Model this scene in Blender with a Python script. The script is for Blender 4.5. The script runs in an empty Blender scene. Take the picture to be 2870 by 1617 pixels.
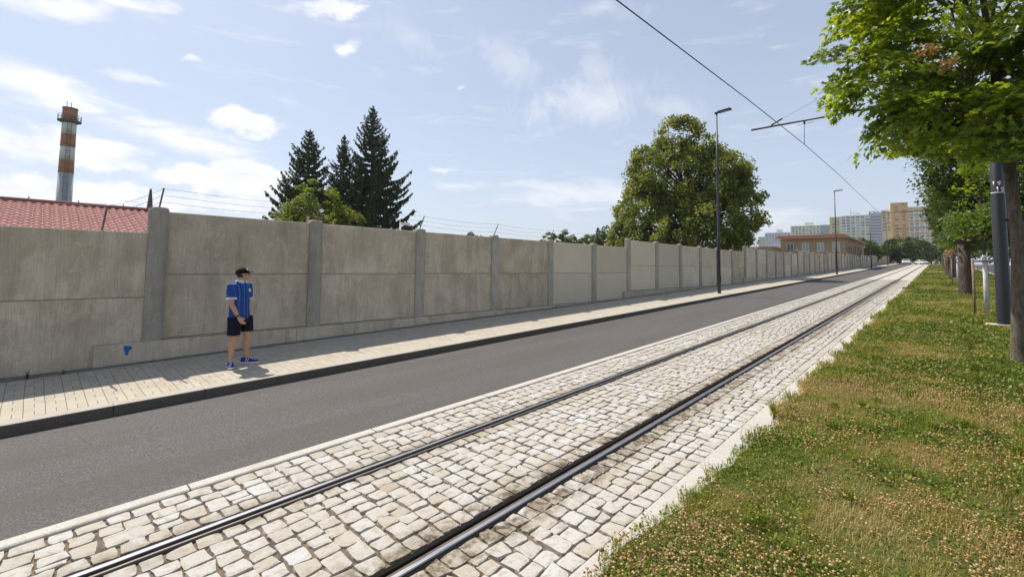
import bpy, bmesh, math, random
import numpy as np
from mathutils import Vector, Matrix
random.seed(7)
rng = np.random.default_rng(11)
sc = bpy.context.scene
C = sc.collection
R = math.radians

# ------------------------------------------------------------------ camera
SLOPE = 0.0238
CAM_H = 1.9954
def basis(yaw, pitch, roll):
    cy, sy, cp, sp = math.cos(yaw), math.sin(yaw), math.cos(pitch), math.sin(pitch)
    f = Vector((sy*cp, cy*cp, sp)); r = Vector((cy, -sy, 0)); u = r.cross(f)
    return math.cos(roll)*r + math.sin(roll)*u, -math.sin(roll)*r + math.cos(roll)*u, f
r_, u_, f_ = basis(-.7571, .0592, .0113)
cam = bpy.data.cameras.new('camera'); camo = bpy.data.objects.new('camera', cam); C.objects.link(camo)
cam.sensor_width = 36; cam.lens = 36*1262.88/2870; cam.shift_y = -(808.5-673.41)/2870
cam.clip_start = .05; cam.clip_end = 6000
m = Matrix((r_, u_, -f_)).transposed().to_4x4(); m.translation = (0, 0, CAM_H)
camo.matrix_world = m
sc.camera = camo

# ------------------------------------------------------------------ light
SUN_EL, SUN_AZ = 57.4, -93.0        # degrees; azimuth from +Y clockwise
sd = Vector((math.sin(R(SUN_AZ))*math.cos(R(SUN_EL)), math.cos(R(SUN_AZ))*math.cos(R(SUN_EL)), math.sin(R(SUN_EL))))
sl = bpy.data.lights.new('sun', 'SUN'); sl.energy = 4.6; sl.angle = R(.53); sl.color = (1, .95, .87)
so = bpy.data.objects.new('sun', sl); C.objects.link(so)
so.rotation_euler = (-sd).to_track_quat('-Z', 'Y').to_euler()
sc.view_settings.view_transform = 'Standard'; sc.view_settings.look = 'None'
sc.view_settings.exposure = 0.17; sc.view_settings.gamma = 1
sc.cycles.use_denoising = True
sc.cycles.max_bounces = 8; sc.cycles.transparent_max_bounces = 8
sc.cycles.sample_clamp_indirect = 6

# ------------------------------------------------------------------ node helper
class NT:
    def __init__(s, tree): s.t = tree; s.n = tree.nodes; s.l = tree.links
    def node(s, typ, **kw):
        n = s.n.new(typ)
        for k, v in kw.items(): setattr(n, k, v)
        return n
    def put(s, sock, v):
        if isinstance(v, bpy.types.NodeSocket): s.l.new(v, sock)
        elif v is not None: sock.default_value = v
    def math(s, op, a, b=None, c=None, clamp=False):
        n = s.node('ShaderNodeMath', operation=op); n.use_clamp = clamp
        s.put(n.inputs[0], a); s.put(n.inputs[1], b)
        if c is not None: s.put(n.inputs[2], c)
        return n.outputs[0]
    def vm(s, op, a, b=None, scale=None):
        n = s.node('ShaderNodeVectorMath', operation=op)
        s.put(n.inputs[0], a); s.put(n.inputs[1], b)
        if scale is not None: s.put(n.inputs['Scale'], scale)
        return n.outputs['Value'] if op in ('DOT_PRODUCT', 'LENGTH') else n.outputs[0]
    def noise(s, vec, scale, detail=4, rough=.55, dist=0):
        n = s.node('ShaderNodeTexNoise'); s.put(n.inputs['Vector'], vec)
        n.inputs['Scale'].default_value = scale; n.inputs['Detail'].default_value = detail
        n.inputs['Roughness'].default_value = rough; n.inputs['Distortion'].default_value = dist
        return n.outputs[0]
    def ramp(s, fac, stops, interp='LINEAR'):
        n = s.node('ShaderNodeValToRGB'); n.color_ramp.interpolation = interp
        e = n.color_ramp.elements
        while len(e) < len(stops): e.new(.5)
        for el, (p, c) in zip(e, stops):
            el.position = p; el.color = tuple(c)+(1,) if hasattr(c, '__len__') else (c, c, c, 1)
        s.put(n.inputs[0], fac); return n.outputs[0]
    def mix(s, fac, a, b, blend='MIX'):
        n = s.node('ShaderNodeMix', data_type='RGBA', blend_type=blend)
        s.put(n.inputs[0], fac)
        for i, v in ((6, a), (7, b)):
            if isinstance(v, (tuple, list)) and len(v) == 3: v = tuple(v)+(1,)
            s.put(n.inputs[i], v)
        return n.outputs[2]
    def xyz(s, v):
        n = s.node('ShaderNodeSeparateXYZ'); s.put(n.inputs[0], v); return n.outputs
    def comb(s, x, y, z):
        n = s.node('ShaderNodeCombineXYZ'); s.put(n.inputs[0], x); s.put(n.inputs[1], y); s.put(n.inputs[2], z); return n.outputs[0]
    def pos(s): return s.node('ShaderNodeNewGeometry').outputs['Position']
    def obj(s): return s.node('ShaderNodeTexCoord').outputs['Object']
    def rnd(s): return s.node('ShaderNodeObjectInfo').outputs['Random']
    def attr(s, name): return s.node('ShaderNodeAttribute', attribute_name=name).outputs['Fac']
    def smooth(s, v, lo, hi, a=0., b=1.):
        n = s.node('ShaderNodeMapRange', interpolation_type='SMOOTHSTEP'); s.put(n.inputs[0], v)
        for i, q in ((1, lo), (2, hi), (3, a), (4, b)): n.inputs[i].default_value = q
        return n.outputs[0]
    def lin(s, v, lo, hi, a=0., b=1.):
        n = s.node('ShaderNodeMapRange'); s.put(n.inputs[0], v)
        for i, q in ((1, lo), (2, hi), (3, a), (4, b)): n.inputs[i].default_value = q
        return n.outputs[0]

# ------------------------------------------------------------------ world: Nishita sky and clouds
w = bpy.data.worlds.new('World'); sc.world = w; w.use_nodes = True
t = NT(w.node_tree); t.n.clear()
sky = t.node('ShaderNodeTexSky', sky_type='NISHITA'); sky.sun_disc = False
sky.sun_elevation = R(SUN_EL); sky.sun_rotation = R(SUN_AZ) % (2*math.pi); sky.air_density = 1.0; sky.dust_density = 1.4; sky.ozone_density = 1.5
SKY = .112
skyc = t.mix(1, sky.outputs[0], (SKY, SKY, SKY), 'MULTIPLY')
d = t.node('ShaderNodeTexCoord').outputs['Generated']
dz = t.xyz(d)[2]
# thin high veil that whitens the sky, more towards the horizon
veil = t.math('MULTIPLY', t.smooth(dz, .0, .5, .62, .42), t.smooth(dz, .46, .80, 1., .10))
puff = t.noise(t.vm('MULTIPLY', d, (1, 1, 2.2)), 14, 7, .6)
streak = t.noise(t.vm('MULTIPLY', d, (1, 1, 5.5)), 7, 7, .62, .6)
wisp = t.noise(t.vm('MULTIPLY', d, (1.0, 1.0, .55)), 16, 8, .65, 1.2)
dist = t.node('ShaderNodeTexNoise'); t.put(dist.inputs['Vector'], d); dist.inputs['Scale'].default_value = 18; dist.inputs['Detail'].default_value = 4
dd = t.vm('ADD', d, t.vm('SCALE', t.vm('SUBTRACT', dist.outputs[1], (.5, .5, .5)), scale=.045))
CLOUDS = [(-74.8,15.3,3.19,1.49,4,'p',1.00),(-75.7,15.7,1.64,1.09,10,'p',1.00),(-87.9,22.6,6.92,1.30,19,'s',0.90),(-66.1,28.3,3.29,0.96,12,'p',0.85),(-64.1,24.9,1.88,0.60,28,'s',0.95),(-65.2,24.6,1.0,0.5,10,'s',.9),(-79.9,20.7,1.18,0.40,15,'s',0.80),(-90.2,15.2,7.78,1.6,-9,'s',0.95),(-84.6,17.3,2.89,0.72,5,'s',0.75),(-79.8,12.5,9.6,1.45,-9,'s',1.0),(-74.5,10.6,5.0,.8,-9,'p',.9),(-89.3,10.2,6.5,1.5,3,'p',1.00),(-85.7,9.4,3.38,0.84,-4,'p',0.90),(-88.4,6.1,7.3,1.15,3,'p',.95),(-75.9,8.9,7.0,1.5,-1,'p',0.9),(-78.3,6.4,8.0,.95,1,'p',0.85),(-71.7,7.2,5.92,1.98,5,'s',0.80),(-34.2,20.1,9.28,3.06,5,'w',0.50),(-32.8,23.7,2.47,2.73,-60,'w',0.35),(-43.9,25.1,6.74,2.36,-27,'w',0.30),(-31.5,30.0,4.23,1.06,-5,'w',0.35),(-33.7,9.4,13.24,1.98,-4,'s',0.60),(-52.6,12.2,1.76,0.39,3,'s',0.80),(-49.9,21.9,0.94,0.40,3,'s',0.60),(-49.6,10.4,4.03,0.71,2,'s',0.50),(-13.8,5.4,6.40,1.58,-2,'s',0.60),(-56.7,26.7,4.62,1.58,-28,'w',0.25),(-70.4,27.7,2.07,0.53,14,'s',0.40),(-24.2,19.0,6.16,1.55,-16,'w',0.30)]
dens = None
for az, el, a, b, rot, kind, op in CLOUDS:
    c0 = Vector((math.sin(R(az))*math.cos(R(el)), math.cos(R(az))*math.cos(R(el)), math.sin(R(el))))
    rr = c0.cross(Vector((0, 0, 1))).normalized(); uu = rr.cross(c0)
    t1 = rr*math.cos(R(rot))+uu*math.sin(R(rot)); t2 = -rr*math.sin(R(rot))+uu*math.cos(R(rot))
    e = t.vm('SUBTRACT', dd, tuple(c0))
    L = t.vm('LENGTH', t.comb(t.vm('DOT_PRODUCT', e, tuple(t1/R(a*1.25))), t.vm('DOT_PRODUCT', e, tuple(t2/R(b*1.35))), 0))
    nz = {'p': puff, 's': streak, 'w': wisp}[kind]
    k = {'p': 1.5, 's': 1.9, 'w': 2.2}[kind]
    v = t.math('ADD', t.math('SUBTRACT', 1, L), t.math('MULTIPLY', t.math('SUBTRACT', nz, .52), k))
    v = t.smooth(v, 0., {'p': .5, 's': .9, 'w': 1.1}[kind], 0., op)
    dens = v if dens is None else t.math('MAXIMUM', dens, v)
# faint streaks everywhere else
bgst = t.math('MULTIPLY', t.math('MULTIPLY', t.smooth(streak, .52, .8), .35), t.smooth(dz, .5, .8, 1., .2))
dens = t.math('MAXIMUM', dens, bgst)
cloudc = t.ramp(puff, [(.3, (.80, .83, .90)), (.6, (.97, .97, .99))])
col = t.mix(veil, skyc, (.685, .755, .89))
col = t.mix(dens, col, cloudc)
bg = t.node('ShaderNodeBackground'); t.put(bg.inputs[0], col); bg.inputs[1].default_value = 1.0
t.l.new(bg.outputs[0], t.node('ShaderNodeOutputWorld').inputs[0])
w.cycles.sampling_method = 'MANUAL'; w.cycles.sample_map_resolution = 512

# ------------------------------------------------------------------ helpers
def G(y):
    """height of the rising street at y; a crest after 165 m"""
    if y < -60: return -60*SLOPE
    if y <= 150: return SLOPE*y
    if y >= 200: return SLOPE*175
    q = y-150; return SLOPE*(150+q-q*q/100)
Gv = np.vectorize(G)

def tag(o, label, cat, group=None):
    o['label'] = label; o['category'] = cat
    if group: o['group'] = group
    return o
def empty(name, loc, label, cat, group=None, rz=0):
    o = bpy.data.objects.new(name, None); C.objects.link(o); o.location = loc; o.rotation_euler = (0, 0, rz)
    return tag(o, label, cat, group)
def kind(o, k): o['kind'] = k; return o

class MB:
    def __init__(s): s.v = []; s.f = []; s.m = []; s.sm = []
    def add(s, vs, fs, mi=0, smooth=False):
        b = len(s.v); s.v += [tuple(q) for q in vs]
        for f in fs: s.f.append(tuple(b+i for i in f)); s.m.append(mi); s.sm.append(smooth)
        return s
    def box(s, x0, x1, y0, y1, z0, z1, mi=0, M=None):
        vs = [Vector(q) for q in ((x0,y0,z0),(x1,y0,z0),(x1,y1,z0),(x0,y1,z0),(x0,y0,z1),(x1,y0,z1),(x1,y1,z1),(x0,y1,z1))]
        if M is not None: vs = [M @ q for q in vs]
        return s.add(vs, [(3,2,1,0),(4,5,6,7),(0,1,5,4),(1,2,6,5),(2,3,7,6),(3,0,4,7)], mi)
    def tube(s, pts, rad, n=8, mi=0, cap=True, smooth=True):
        pts = [Vector(p) for p in pts]
        if not hasattr(rad, '__len__'): rad = [rad]*len(pts)
        vs = []; ref = None
        for i, p in enumerate(pts):
            d = (pts[min(i+1, len(pts)-1)]-pts[max(i-1, 0)]).normalized()
            if ref is None:
                ref = Vector((1, 0, 0)) if abs(d.x) < .8 else Vector((0, 1, 0))
            a = (ref-d*ref.dot(d)).normalized(); ref = a; b = d.cross(a)
            for k in range(n):
                an = 2*math.pi*k/n; vs.append(p+rad[i]*(a*math.cos(an)+b*math.sin(an)))
        fs = []
        for i in range(len(pts)-1):
            for k in range(n):
                fs.append((i*n+k, i*n+(k+1) % n, (i+1)*n+(k+1) % n, (i+1)*n+k))
        s.add(vs, fs, mi, smooth)
        if cap:
            b = len(s.v)-len(vs)
            s.f.append(tuple(b+k for k in reversed(range(n)))); s.m.append(mi); s.sm.append(False)
            s.f.append(tuple(b+(len(pts)-1)*n+k for k in range(n))); s.m.append(mi); s.sm.append(False)
        return s
    def lathe(s, prof, c=(0, 0, 0), n=24, mi=0, smooth=True, cap=True):
        vs = []; fs = []
        for r, z in prof:
            for k in range(n):
                a = 2*math.pi*k/n; vs.append((c[0]+r*math.cos(a), c[1]+r*math.sin(a), c[2]+z))
        for i in range(len(prof)-1):
            for k in range(n): fs.append((i*n+k, i*n+(k+1) % n, (i+1)*n+(k+1) % n, (i+1)*n+k))
        s.add(vs, fs, mi, smooth)
        if cap:
            b = len(s.v)-len(vs)
            s.f.append(tuple(b+k for k in reversed(range(n)))); s.m.append(mi); s.sm.append(False)
            s.f.append(tuple(b+(len(prof)-1)*n+k for k in range(n))); s.m.append(mi); s.sm.append(False)
        return s
    def loft(s, rings, mi=0, smooth=True):
        n = len(rings[0]); vs = [v for r in rings for v in r]; fs = []
        for i in range(len(rings)-1):
            for k in range(n): fs.append((i*n+k, i*n+(k+1) % n, (i+1)*n+(k+1) % n, (i+1)*n+k))
        s.add(vs, fs, mi, smooth); b = len(s.v)-len(vs)
        s.f.append(tuple(b+k for k in reversed(range(n)))); s.m.append(mi); s.sm.append(smooth)
        s.f.append(tuple(b+(len(rings)-1)*n+k for k in range(n))); s.m.append(mi); s.sm.append(smooth)
        return s
    def ball(s, c, r, n=12, mi=0, M=None):
        if not hasattr(r, '__len__'): r = (r, r, r)
        c = Vector(c); vs = []; fs = []; k = n//2
        for i in range(1, k):
            th = math.pi*i/k
            for j in range(n):
                ph = 2*math.pi*j/n
                q = Vector((r[0]*math.sin(th)*math.cos(ph), r[1]*math.sin(th)*math.sin(ph), r[2]*math.cos(th)))
                vs.append(c+(M @ q if M is not None else q))
        for i in range(k-2):
            for j in range(n): fs.append((i*n+j, (i+1)*n+j, (i+1)*n+(j+1) % n, i*n+(j+1) % n))
        q = Vector((0, 0, r[2])); q = M @ q if M is not None else q
        vs += [c+q, c-q]; a = len(vs)-2
        for j in range(n):
            fs.append((a, j, (j+1) % n)); fs.append((a+1, (k-2)*n+(j+1) % n, (k-2)*n+j))
        return s.add(vs, fs, mi, True)
    def prism(s, outline, axis, a, b, mi=0):
        """outline of 2D points extruded along axis ('x','y','z') from a to b"""
        def P(p, q): return {'x': (q, p[0], p[1]), 'y': (p[0], q, p[1]), 'z': (p[0], p[1], q)}[axis]
        n = len(outline); vs = [P(p, a) for p in outline]+[P(p, b) for p in outline]
        fs = [tuple(reversed(range(n))), tuple(range(n, 2*n))]+[(i, (i+1) % n, n+(i+1) % n, n+i) for i in range(n)]
        return s.add(vs, fs, mi)
    def build(s, name, mats, parent=None, loc=None, bevel=0, fix=True):
        me = bpy.data.meshes.new(name); me.from_pydata(s.v, [], s.f)
        if not isinstance(mats, (list, tuple)): mats = [mats]
        for q in mats: me.materials.append(q)
        me.polygons.foreach_set('material_index', s.m); me.polygons.foreach_set('use_smooth', s.sm)
        if fix or bevel:
            bm = bmesh.new(); bm.from_mesh(me)
            if bevel:
                bmesh.ops.bevel(bm, geom=bm.edges[:], offset=bevel, segments=1, affect='EDGES', clamp_overlap=True)
            bmesh.ops.recalc_face_normals(bm, faces=bm.faces[:]); bm.to_mesh(me); bm.free()
        me.update()
        return link(name, me, parent, loc)
def link(name, me, parent=None, loc=None):
    o = bpy.data.objects.new(name, me); C.objects.link(o)
    if loc is not None: o.location = loc
    if parent is not None: o.parent = parent
    return o
def npmesh(name, V, F, mat, tint=None, smooth=False):
    """V (n,3); F (m,k) all faces of k corners; tint (m,) a value per face"""
    me = bpy.data.meshes.new(name); V = np.asarray(V, np.float32); F = np.asarray(F, np.int32)
    me.vertices.add(len(V)); me.vertices.foreach_set('co', V.ravel())
    k = F.shape[1]; me.loops.add(F.size); me.loops.foreach_set('vertex_index', F.ravel())
    me.polygons.add(len(F)); me.polygons.foreach_set('loop_start', np.arange(0, F.size, k, dtype=np.int32))
    try: me.polygons.foreach_set('loop_total', np.full(len(F), k, np.int32))
    except Exception: pass
    me.polygons.foreach_set('use_smooth', np.full(len(F), smooth, bool))
    if tint is not None:
        a = me.attributes.new('tint', 'FLOAT', 'FACE'); a.data.foreach_set('value', np.asarray(tint, np.float32))
    me.materials.append(mat); me.update(calc_edges=True); me.validate()
    return me
def copy_tree(o, parent=None):
    c = o.copy(); C.objects.link(c)
    if parent: c.parent = parent
    for ch in [q for q in bpy.data.objects if q.parent == o]: copy_tree(ch, c)
    return c
def remeshed(o, voxel, iters=4, fac=.5):
    """bake a voxel union and a light smoothing into the object's mesh: one continuous surface"""
    a = o.modifiers.new('r', 'REMESH'); a.mode = 'VOXEL'; a.voxel_size = voxel; a.use_smooth_shade = True
    b = o.modifiers.new('s', 'SMOOTH'); b.iterations = iters; b.factor = fac
    dg = bpy.context.evaluated_depsgraph_get(); dg.update()
    me = bpy.data.meshes.new_from_object(o.evaluated_get(dg))
    old = o.data; o.modifiers.clear(); o.data = me
    if not me.materials:
        for q in old.materials: me.materials.append(q)
    me.polygons.foreach_set('use_smooth', np.ones(len(me.polygons), bool)); me.update()
    return o

# ------------------------------------------------------------------ materials
def new_mat(name):
    mt = bpy.data.materials.new(name); mt.use_nodes = True; t = NT(mt.node_tree)
    b = t.n['Principled BSDF']; return mt, t, b
def setb(t, b, col=None, rough=None, metal=None, spec=None):
    if col is not None: t.put(b.inputs['Base Color'], tuple(col)+(1,) if isinstance(col, (tuple, list)) and len(col) == 3 else col)
    if rough is not None: t.put(b.inputs['Roughness'], rough)
    if metal is not None: t.put(b.inputs['Metallic'], metal)
    if spec is not None: t.put(b.inputs['Specular IOR Level'], spec)
def bump(t, b, h, strength, dist=.01):
    n = t.node('ShaderNodeBump'); n.inputs['Strength'].default_value = strength; n.inputs['Distance'].default_value = dist
    t.put(n.inputs['Height'], h); t.l.new(n.outputs[0], b.inputs['Normal'])
def plain(name, col, rough=.6, metal=0, var=.12, scale=8, spec=.4):
    mt, t, b = new_mat(name)
    nz = t.noise(t.pos(), scale, 4)
    c = t.mix(t.math('MULTIPLY', nz, 1), tuple(q*(1-var) for q in col), tuple(min(1, q*(1+var)) for q in col))
    setb(t, b, c, rough, metal, spec); return mt

def concrete(name, c1, c2, c3, streak=1., mott=1.):
    mt, t, b = new_mat(name)
    p = t.vm('ADD', t.pos(), t.comb(0, t.math('MULTIPLY', t.rnd(), 40), t.math('MULTIPLY', t.rnd(), 17)))
    n1 = t.noise(p, 1.5, 8, .68)
    n2 = t.noise(t.vm('MULTIPLY', p, (1, 22, 1.2)), 2.2, 5, .65)
    n3 = t.noise(t.vm('MULTIPLY', p, (1, 3.5, .55)), 1.0, 4, .6)
    n4 = t.noise(p, 70, 3, .6)
    c = t.mix(t.smooth(n1, .38, .62), c1, c2)
    c = t.mix(t.math('MULTIPLY', t.smooth(n2, .46, .66), .5*streak), c, c3)
    c = t.mix(t.math('MULTIPLY', t.smooth(n3, .47, .66), .30*mott), c, tuple(q*.66 for q in c3))
    # pale efflorescence rings and blotches
    n5 = t.noise(p, 2.3, 3, .5, .8)
    ring = t.smooth(t.math('ABSOLUTE', t.math('SUBTRACT', n5, .62)), 0, .035, 1, 0)
    c = t.mix(t.math('MULTIPLY', ring, .22*mott), c, tuple(min(1, q*1.35) for q in c2))
    c = t.mix(t.math('MULTIPLY', t.smooth(n4, .60, .8), .5), c, tuple(q*.6 for q in c1))
    br = t.math('ADD', .90, t.math('MULTIPLY', t.rnd(), .2))
    c = t.mix(1, c, t.comb(br, br, br), 'MULTIPLY')
    setb(t, b, c, .9, 0, .25)
    bump(t, b, t.math('ADD', t.math('MULTIPLY', n2, .5), t.math('MULTIPLY', n4, .8)), .35, .006)
    return mt
M = {}
M['panel'] = concrete('weathered concrete', (.48, .405, .30), (.61, .525, .40), (.35, .29, .215))
M['panel3'] = concrete('pale grey concrete', (.58, .515, .405), (.66, .59, .475), (.45, .395, .305), .6, .7)
M['panel2'] = concrete('smooth beige concrete', (.60, .535, .415), (.635, .57, .44), (.565, .50, .385), .5, .15)
M['post'] = concrete('grey concrete post', (.365, .335, .28), (.44, .405, .345), (.275, .245, .20), .9, 1)
M['plinth'] = concrete('plinth concrete', (.50, .425, .315), (.59, .505, .39), (.32, .265, .19), .7, 1.2)
M['edge'] = plain('dark edging concrete', (.17, .16, .145), .9, var=.3, scale=14)
M['dark_metal'] = plain('anthracite paint', (.028, .030, .036), .42, var=.2, spec=.5)
M['steel'] = plain('galvanised steel', (.33, .33, .34), .45, .7, var=.2)
M['rust_steel'] = plain('dull steel', (.17, .15, .13), .6, .4, var=.3)
M['white'] = plain('white paint', (.78, .78, .77), .5)
M['wire'] = plain('wire', (.05, .05, .055), .5, .5)

# asphalt
def asphalt(name, tone=1.):
    mt, t, b = new_mat(name)
    p = t.pos(); x, y, z = t.xyz(p)
    fine = t.noise(p, 62, 3, .75); mid = t.noise(p, 26, 3, .6)
    big = t.noise(t.vm('MULTIPLY', p, (1.7, .22, 1)), 1.0, 4, .55)
    c = t.ramp(fine, [(.30, (.045*tone, .043*tone, .042*tone)), (.5, (.106*tone, .095*tone, .088*tone)), (.70, (.225*tone, .206*tone, .192*tone))])
    c = t.mix(t.math('MULTIPLY', t.smooth(big, .42, .60), .6), c, (.098*tone, .082*tone, .070*tone))
    c = t.mix(t.math('MULTIPLY', t.smooth(mid, .52, .68), .35), c, (.165*tone, .16*tone, .16*tone))
    setb(t, b, c, .82, 0, .35)
    bump(t, b, t.math('ADD', fine, t.math('MULTIPLY', mid, .5)), .25, .005)
    return mt
M['asphalt'] = asphalt('asphalt', .88)
# sidewalk pavers
def pavers():
    mt, t, b = new_mat('beige pavers')
    p = t.pos(); x, y, z = t.xyz(p)
    RW, PL = .183, .192
    row = t.math('FLOOR', t.math('DIVIDE', x, RW))
    odd = t.math('ABSOLUTE', t.math('MODULO', row, 2))
    wob = t.math('MULTIPLY', t.math('SUBTRACT', t.noise(p, 3, 2), .5), .012)
    yy = t.math('ADD', y, wob)
    def line(v, per, wdt):   # 1 on a joint
        fr = t.math('SUBTRACT', t.math('FRACT', t.math('DIVIDE', v, per)), .5)
        return t.smooth(t.math('ABSOLUTE', fr), .5-wdt/per, .5-wdt/per*.5)
    full = line(yy, PL, .0042)
    half = t.math('MULTIPLY', line(t.math('ADD', yy, PL/2), PL, .0042), odd)
    jx = t.math('MULTIPLY', line(t.math('ADD', x, wob), RW, .004), .35)
    j = t.math('MAXIMUM', t.math('MAXIMUM', full, half), jx)
    cell = t.node('ShaderNodeTexWhiteNoise', noise_dimensions='2D')
    t.put(cell.inputs['Vector'], t.comb(row, t.math('FLOOR', t.math('DIVIDE', yy, PL/2)), 0))
    c = t.ramp(cell.outputs[0], [(0, (.45, .395, .305)), (.5, (.485, .43, .335)), (1, (.52, .465, .37))])
    c = t.mix(t.math('MULTIPLY', t.smooth(t.noise(p, 1.6, 5, .6), .45, .75), .35), c, (.39, .34, .265))
    c = t.mix(t.math('MULTIPLY', t.smooth(t.noise(p, 120, 2), .55, .75), .3), c, (.35, .31, .25))
    c = t.mix(t.math('MULTIPLY', j, .85), c, (.11, .095, .075))
    setb(t, b, c, .88, 0, .3)
    bump(t, b, t.math('SUBTRACT', t.math('MULTIPLY', t.noise(p, 90, 2), .2), j), .6, .006)
    return mt
M['pavers'] = pavers()
def granite(name, a, bb, jointlen=None, joff=0., jc=(.07, .06, .05)):
    mt, t, b = new_mat(name); p = t.pos(); x, y, z = t.xyz(p)
    n = t.noise(p, 75, 3, .7); n2 = t.noise(p, 2.2, 5, .6)
    c = t.ramp(n, [(.32, tuple(q*.62 for q in a)), (.46, a), (.7, bb)])
    c = t.mix(t.math('MULTIPLY', t.smooth(n2, .45, .75), .4), c, tuple(q*r for q, r in zip(a, (.75, .70, .6))))
    if jointlen:
        fr = t.math('ABSOLUTE', t.math('SUBTRACT', t.math('FRACT', t.math('DIVIDE', t.math('ADD', y, joff), jointlen)), .5))
        j = t.smooth(fr, .5-.009/jointlen, .5-.003/jointlen)
        c = t.mix(j, c, jc)
    setb(t, b, c, .8, 0, .3); bump(t, b, n, .4, .004); return mt
M['kerb'] = granite('kerb granite', (.44, .405, .345), (.51, .47, .40), 1.0, .2, (.28, .25, .21))
M['kerb_face'] = granite('dark kerb granite', (.105, .088, .07), (.17, .145, .118), 1.0, .2, (.05, .042, .035))  # vertical face gets a much darker tone than the kerb top
M['flush'] = granite('flush kerb stone', (.52, .485, .42), (.60, .57, .51), 1.78, .75)
# setts: stone colour varies per stone; dirt and rust near the rails
def setts():
    mt, t, b = new_mat('granite setts')
    p = t.pos(); x, y, z = t.xyz(p); ti = t.attr('tint')
    c = t.ramp(ti, [(0, (.40, .34, .26)), (.3, (.48, .44, .37)), (.65, (.53, .505, .455)), (1, (.56, .55, .53))])
    sp = t.noise(p, 130, 3, .75); md = t.noise(p, 16, 4, .6); lg = t.noise(p, .9, 4, .55)
    c = t.mix(t.math('MULTIPLY', t.smooth(sp, .53, .68), .45), c, (.33, .30, .26))
    c = t.mix(t.math('MULTIPLY', t.smooth(md, .48, .64), .55), c, (.36, .29, .20))
    c = t.mix(t.math('MULTIPLY', t.smooth(lg, .46, .62), .3), c, (.43, .37, .28))
    def near(x0, wd): return t.smooth(t.math('ABSOLUTE', t.math('SUBTRACT', x, x0)), wd*.25, wd, 1, 0)
    def band(x0, wd, k):
        return t.math('MULTIPLY', t.math('MULTIPLY', near(x0, wd), t.smooth(t.noise(p, 5.5, 4, .65), .32, .62)), k)
    d = t.math('MAXIMUM', band(-2.55, .44, .95), band(-4.01, .30, .7))
    c = t.mix(d, c, (.27, .205, .125))
    d2 = t.math('MAXIMUM', band(-2.55, .36, 1.0), band(-4.01, .18, .5))
    c = t.mix(t.math('MULTIPLY', d2, t.smooth(md, .42, .58)), c, (.075, .064, .05))
    setb(t, b, c, .85, 0, .3)
    bump(t, b, t.math('ADD', t.math('MULTIPLY', t.noise(p, 40, 4, .65), 1.4), t.math('MULTIPLY', sp, .4)), .7, .007)
    return mt
M['setts'] = setts()
def joint_sand():
    mt, t, b = new_mat('joint sand'); p = t.pos()
    n = t.noise(p, 9, 5, .6)
    c = t.ramp(n, [(.38, (.10, .08, .06)), (.5, (.17, .135, .10)), (.6, (.215, .145, .085)), (.7, (.15, .12, .09))])
    setb(t, b, c, .95, 0, .2); bump(t, b, t.noise(p, 160, 3), .5, .004); return mt
M['sand'] = joint_sand()
def far_setts():
    mt, t, b = new_mat('granite setts far'); p = t.pos(); x, y, z = t.xyz(p)
    br = t.node('ShaderNodeTexBrick'); t.put(br.inputs['Vector'], t.comb(x, y, 0)); br.inputs['Scale'].default_value = 1
    br.inputs['Brick Width'].default_value = .16; br.inputs['Row Height'].default_value = .165; br.inputs['Mortar Size'].default_value = .012
    br.inputs['Color1'].default_value = (.55, .50, .41, 1); br.inputs['Color2'].default_value = (.62, .585, .52, 1); br.inputs['Mortar'].default_value = (.24, .205, .16, 1)
    c = t.mix(t.math('MULTIPLY', t.smooth(t.noise(p, .7, 4), .45, .75), .3), br.outputs[0], (.50, .43, .32))
    setb(t, b, c, .88, 0, .3); return mt
M['far_setts'] = far_setts()
M['edge_stone'] = granite('edge stone', (.50, .47, .41), (.57, .54, .49), 1.0, .1, (.40, .36, .30))
# rails
def railsteel(name, col, rough):
    mt, t, b = new_mat(name); p = t.pos()
    n = t.noise(t.vm('MULTIPLY', p, (40, .8, 40)), 3, 4)
    c = t.mix(n, tuple(q*.75 for q in col), tuple(min(1, q*1.2) for q in col))
    setb(t, b, c, t.lin(n, .3, .7, rough-.06, rough+.12), 1.0); return mt
M['rail_head'] = railsteel('polished rail steel', (.40, .40, .42), .40)
M['rail_side'] = railsteel('dark rail steel', (.115, .11, .11), .5)
M['rail_lip'] = railsteel('dull rail steel', (.20, .18, .165), .5)
M['rubber'] = plain('black rail filler', (.012, .011, .010), .9, var=.4, scale=20, spec=.1)
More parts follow.
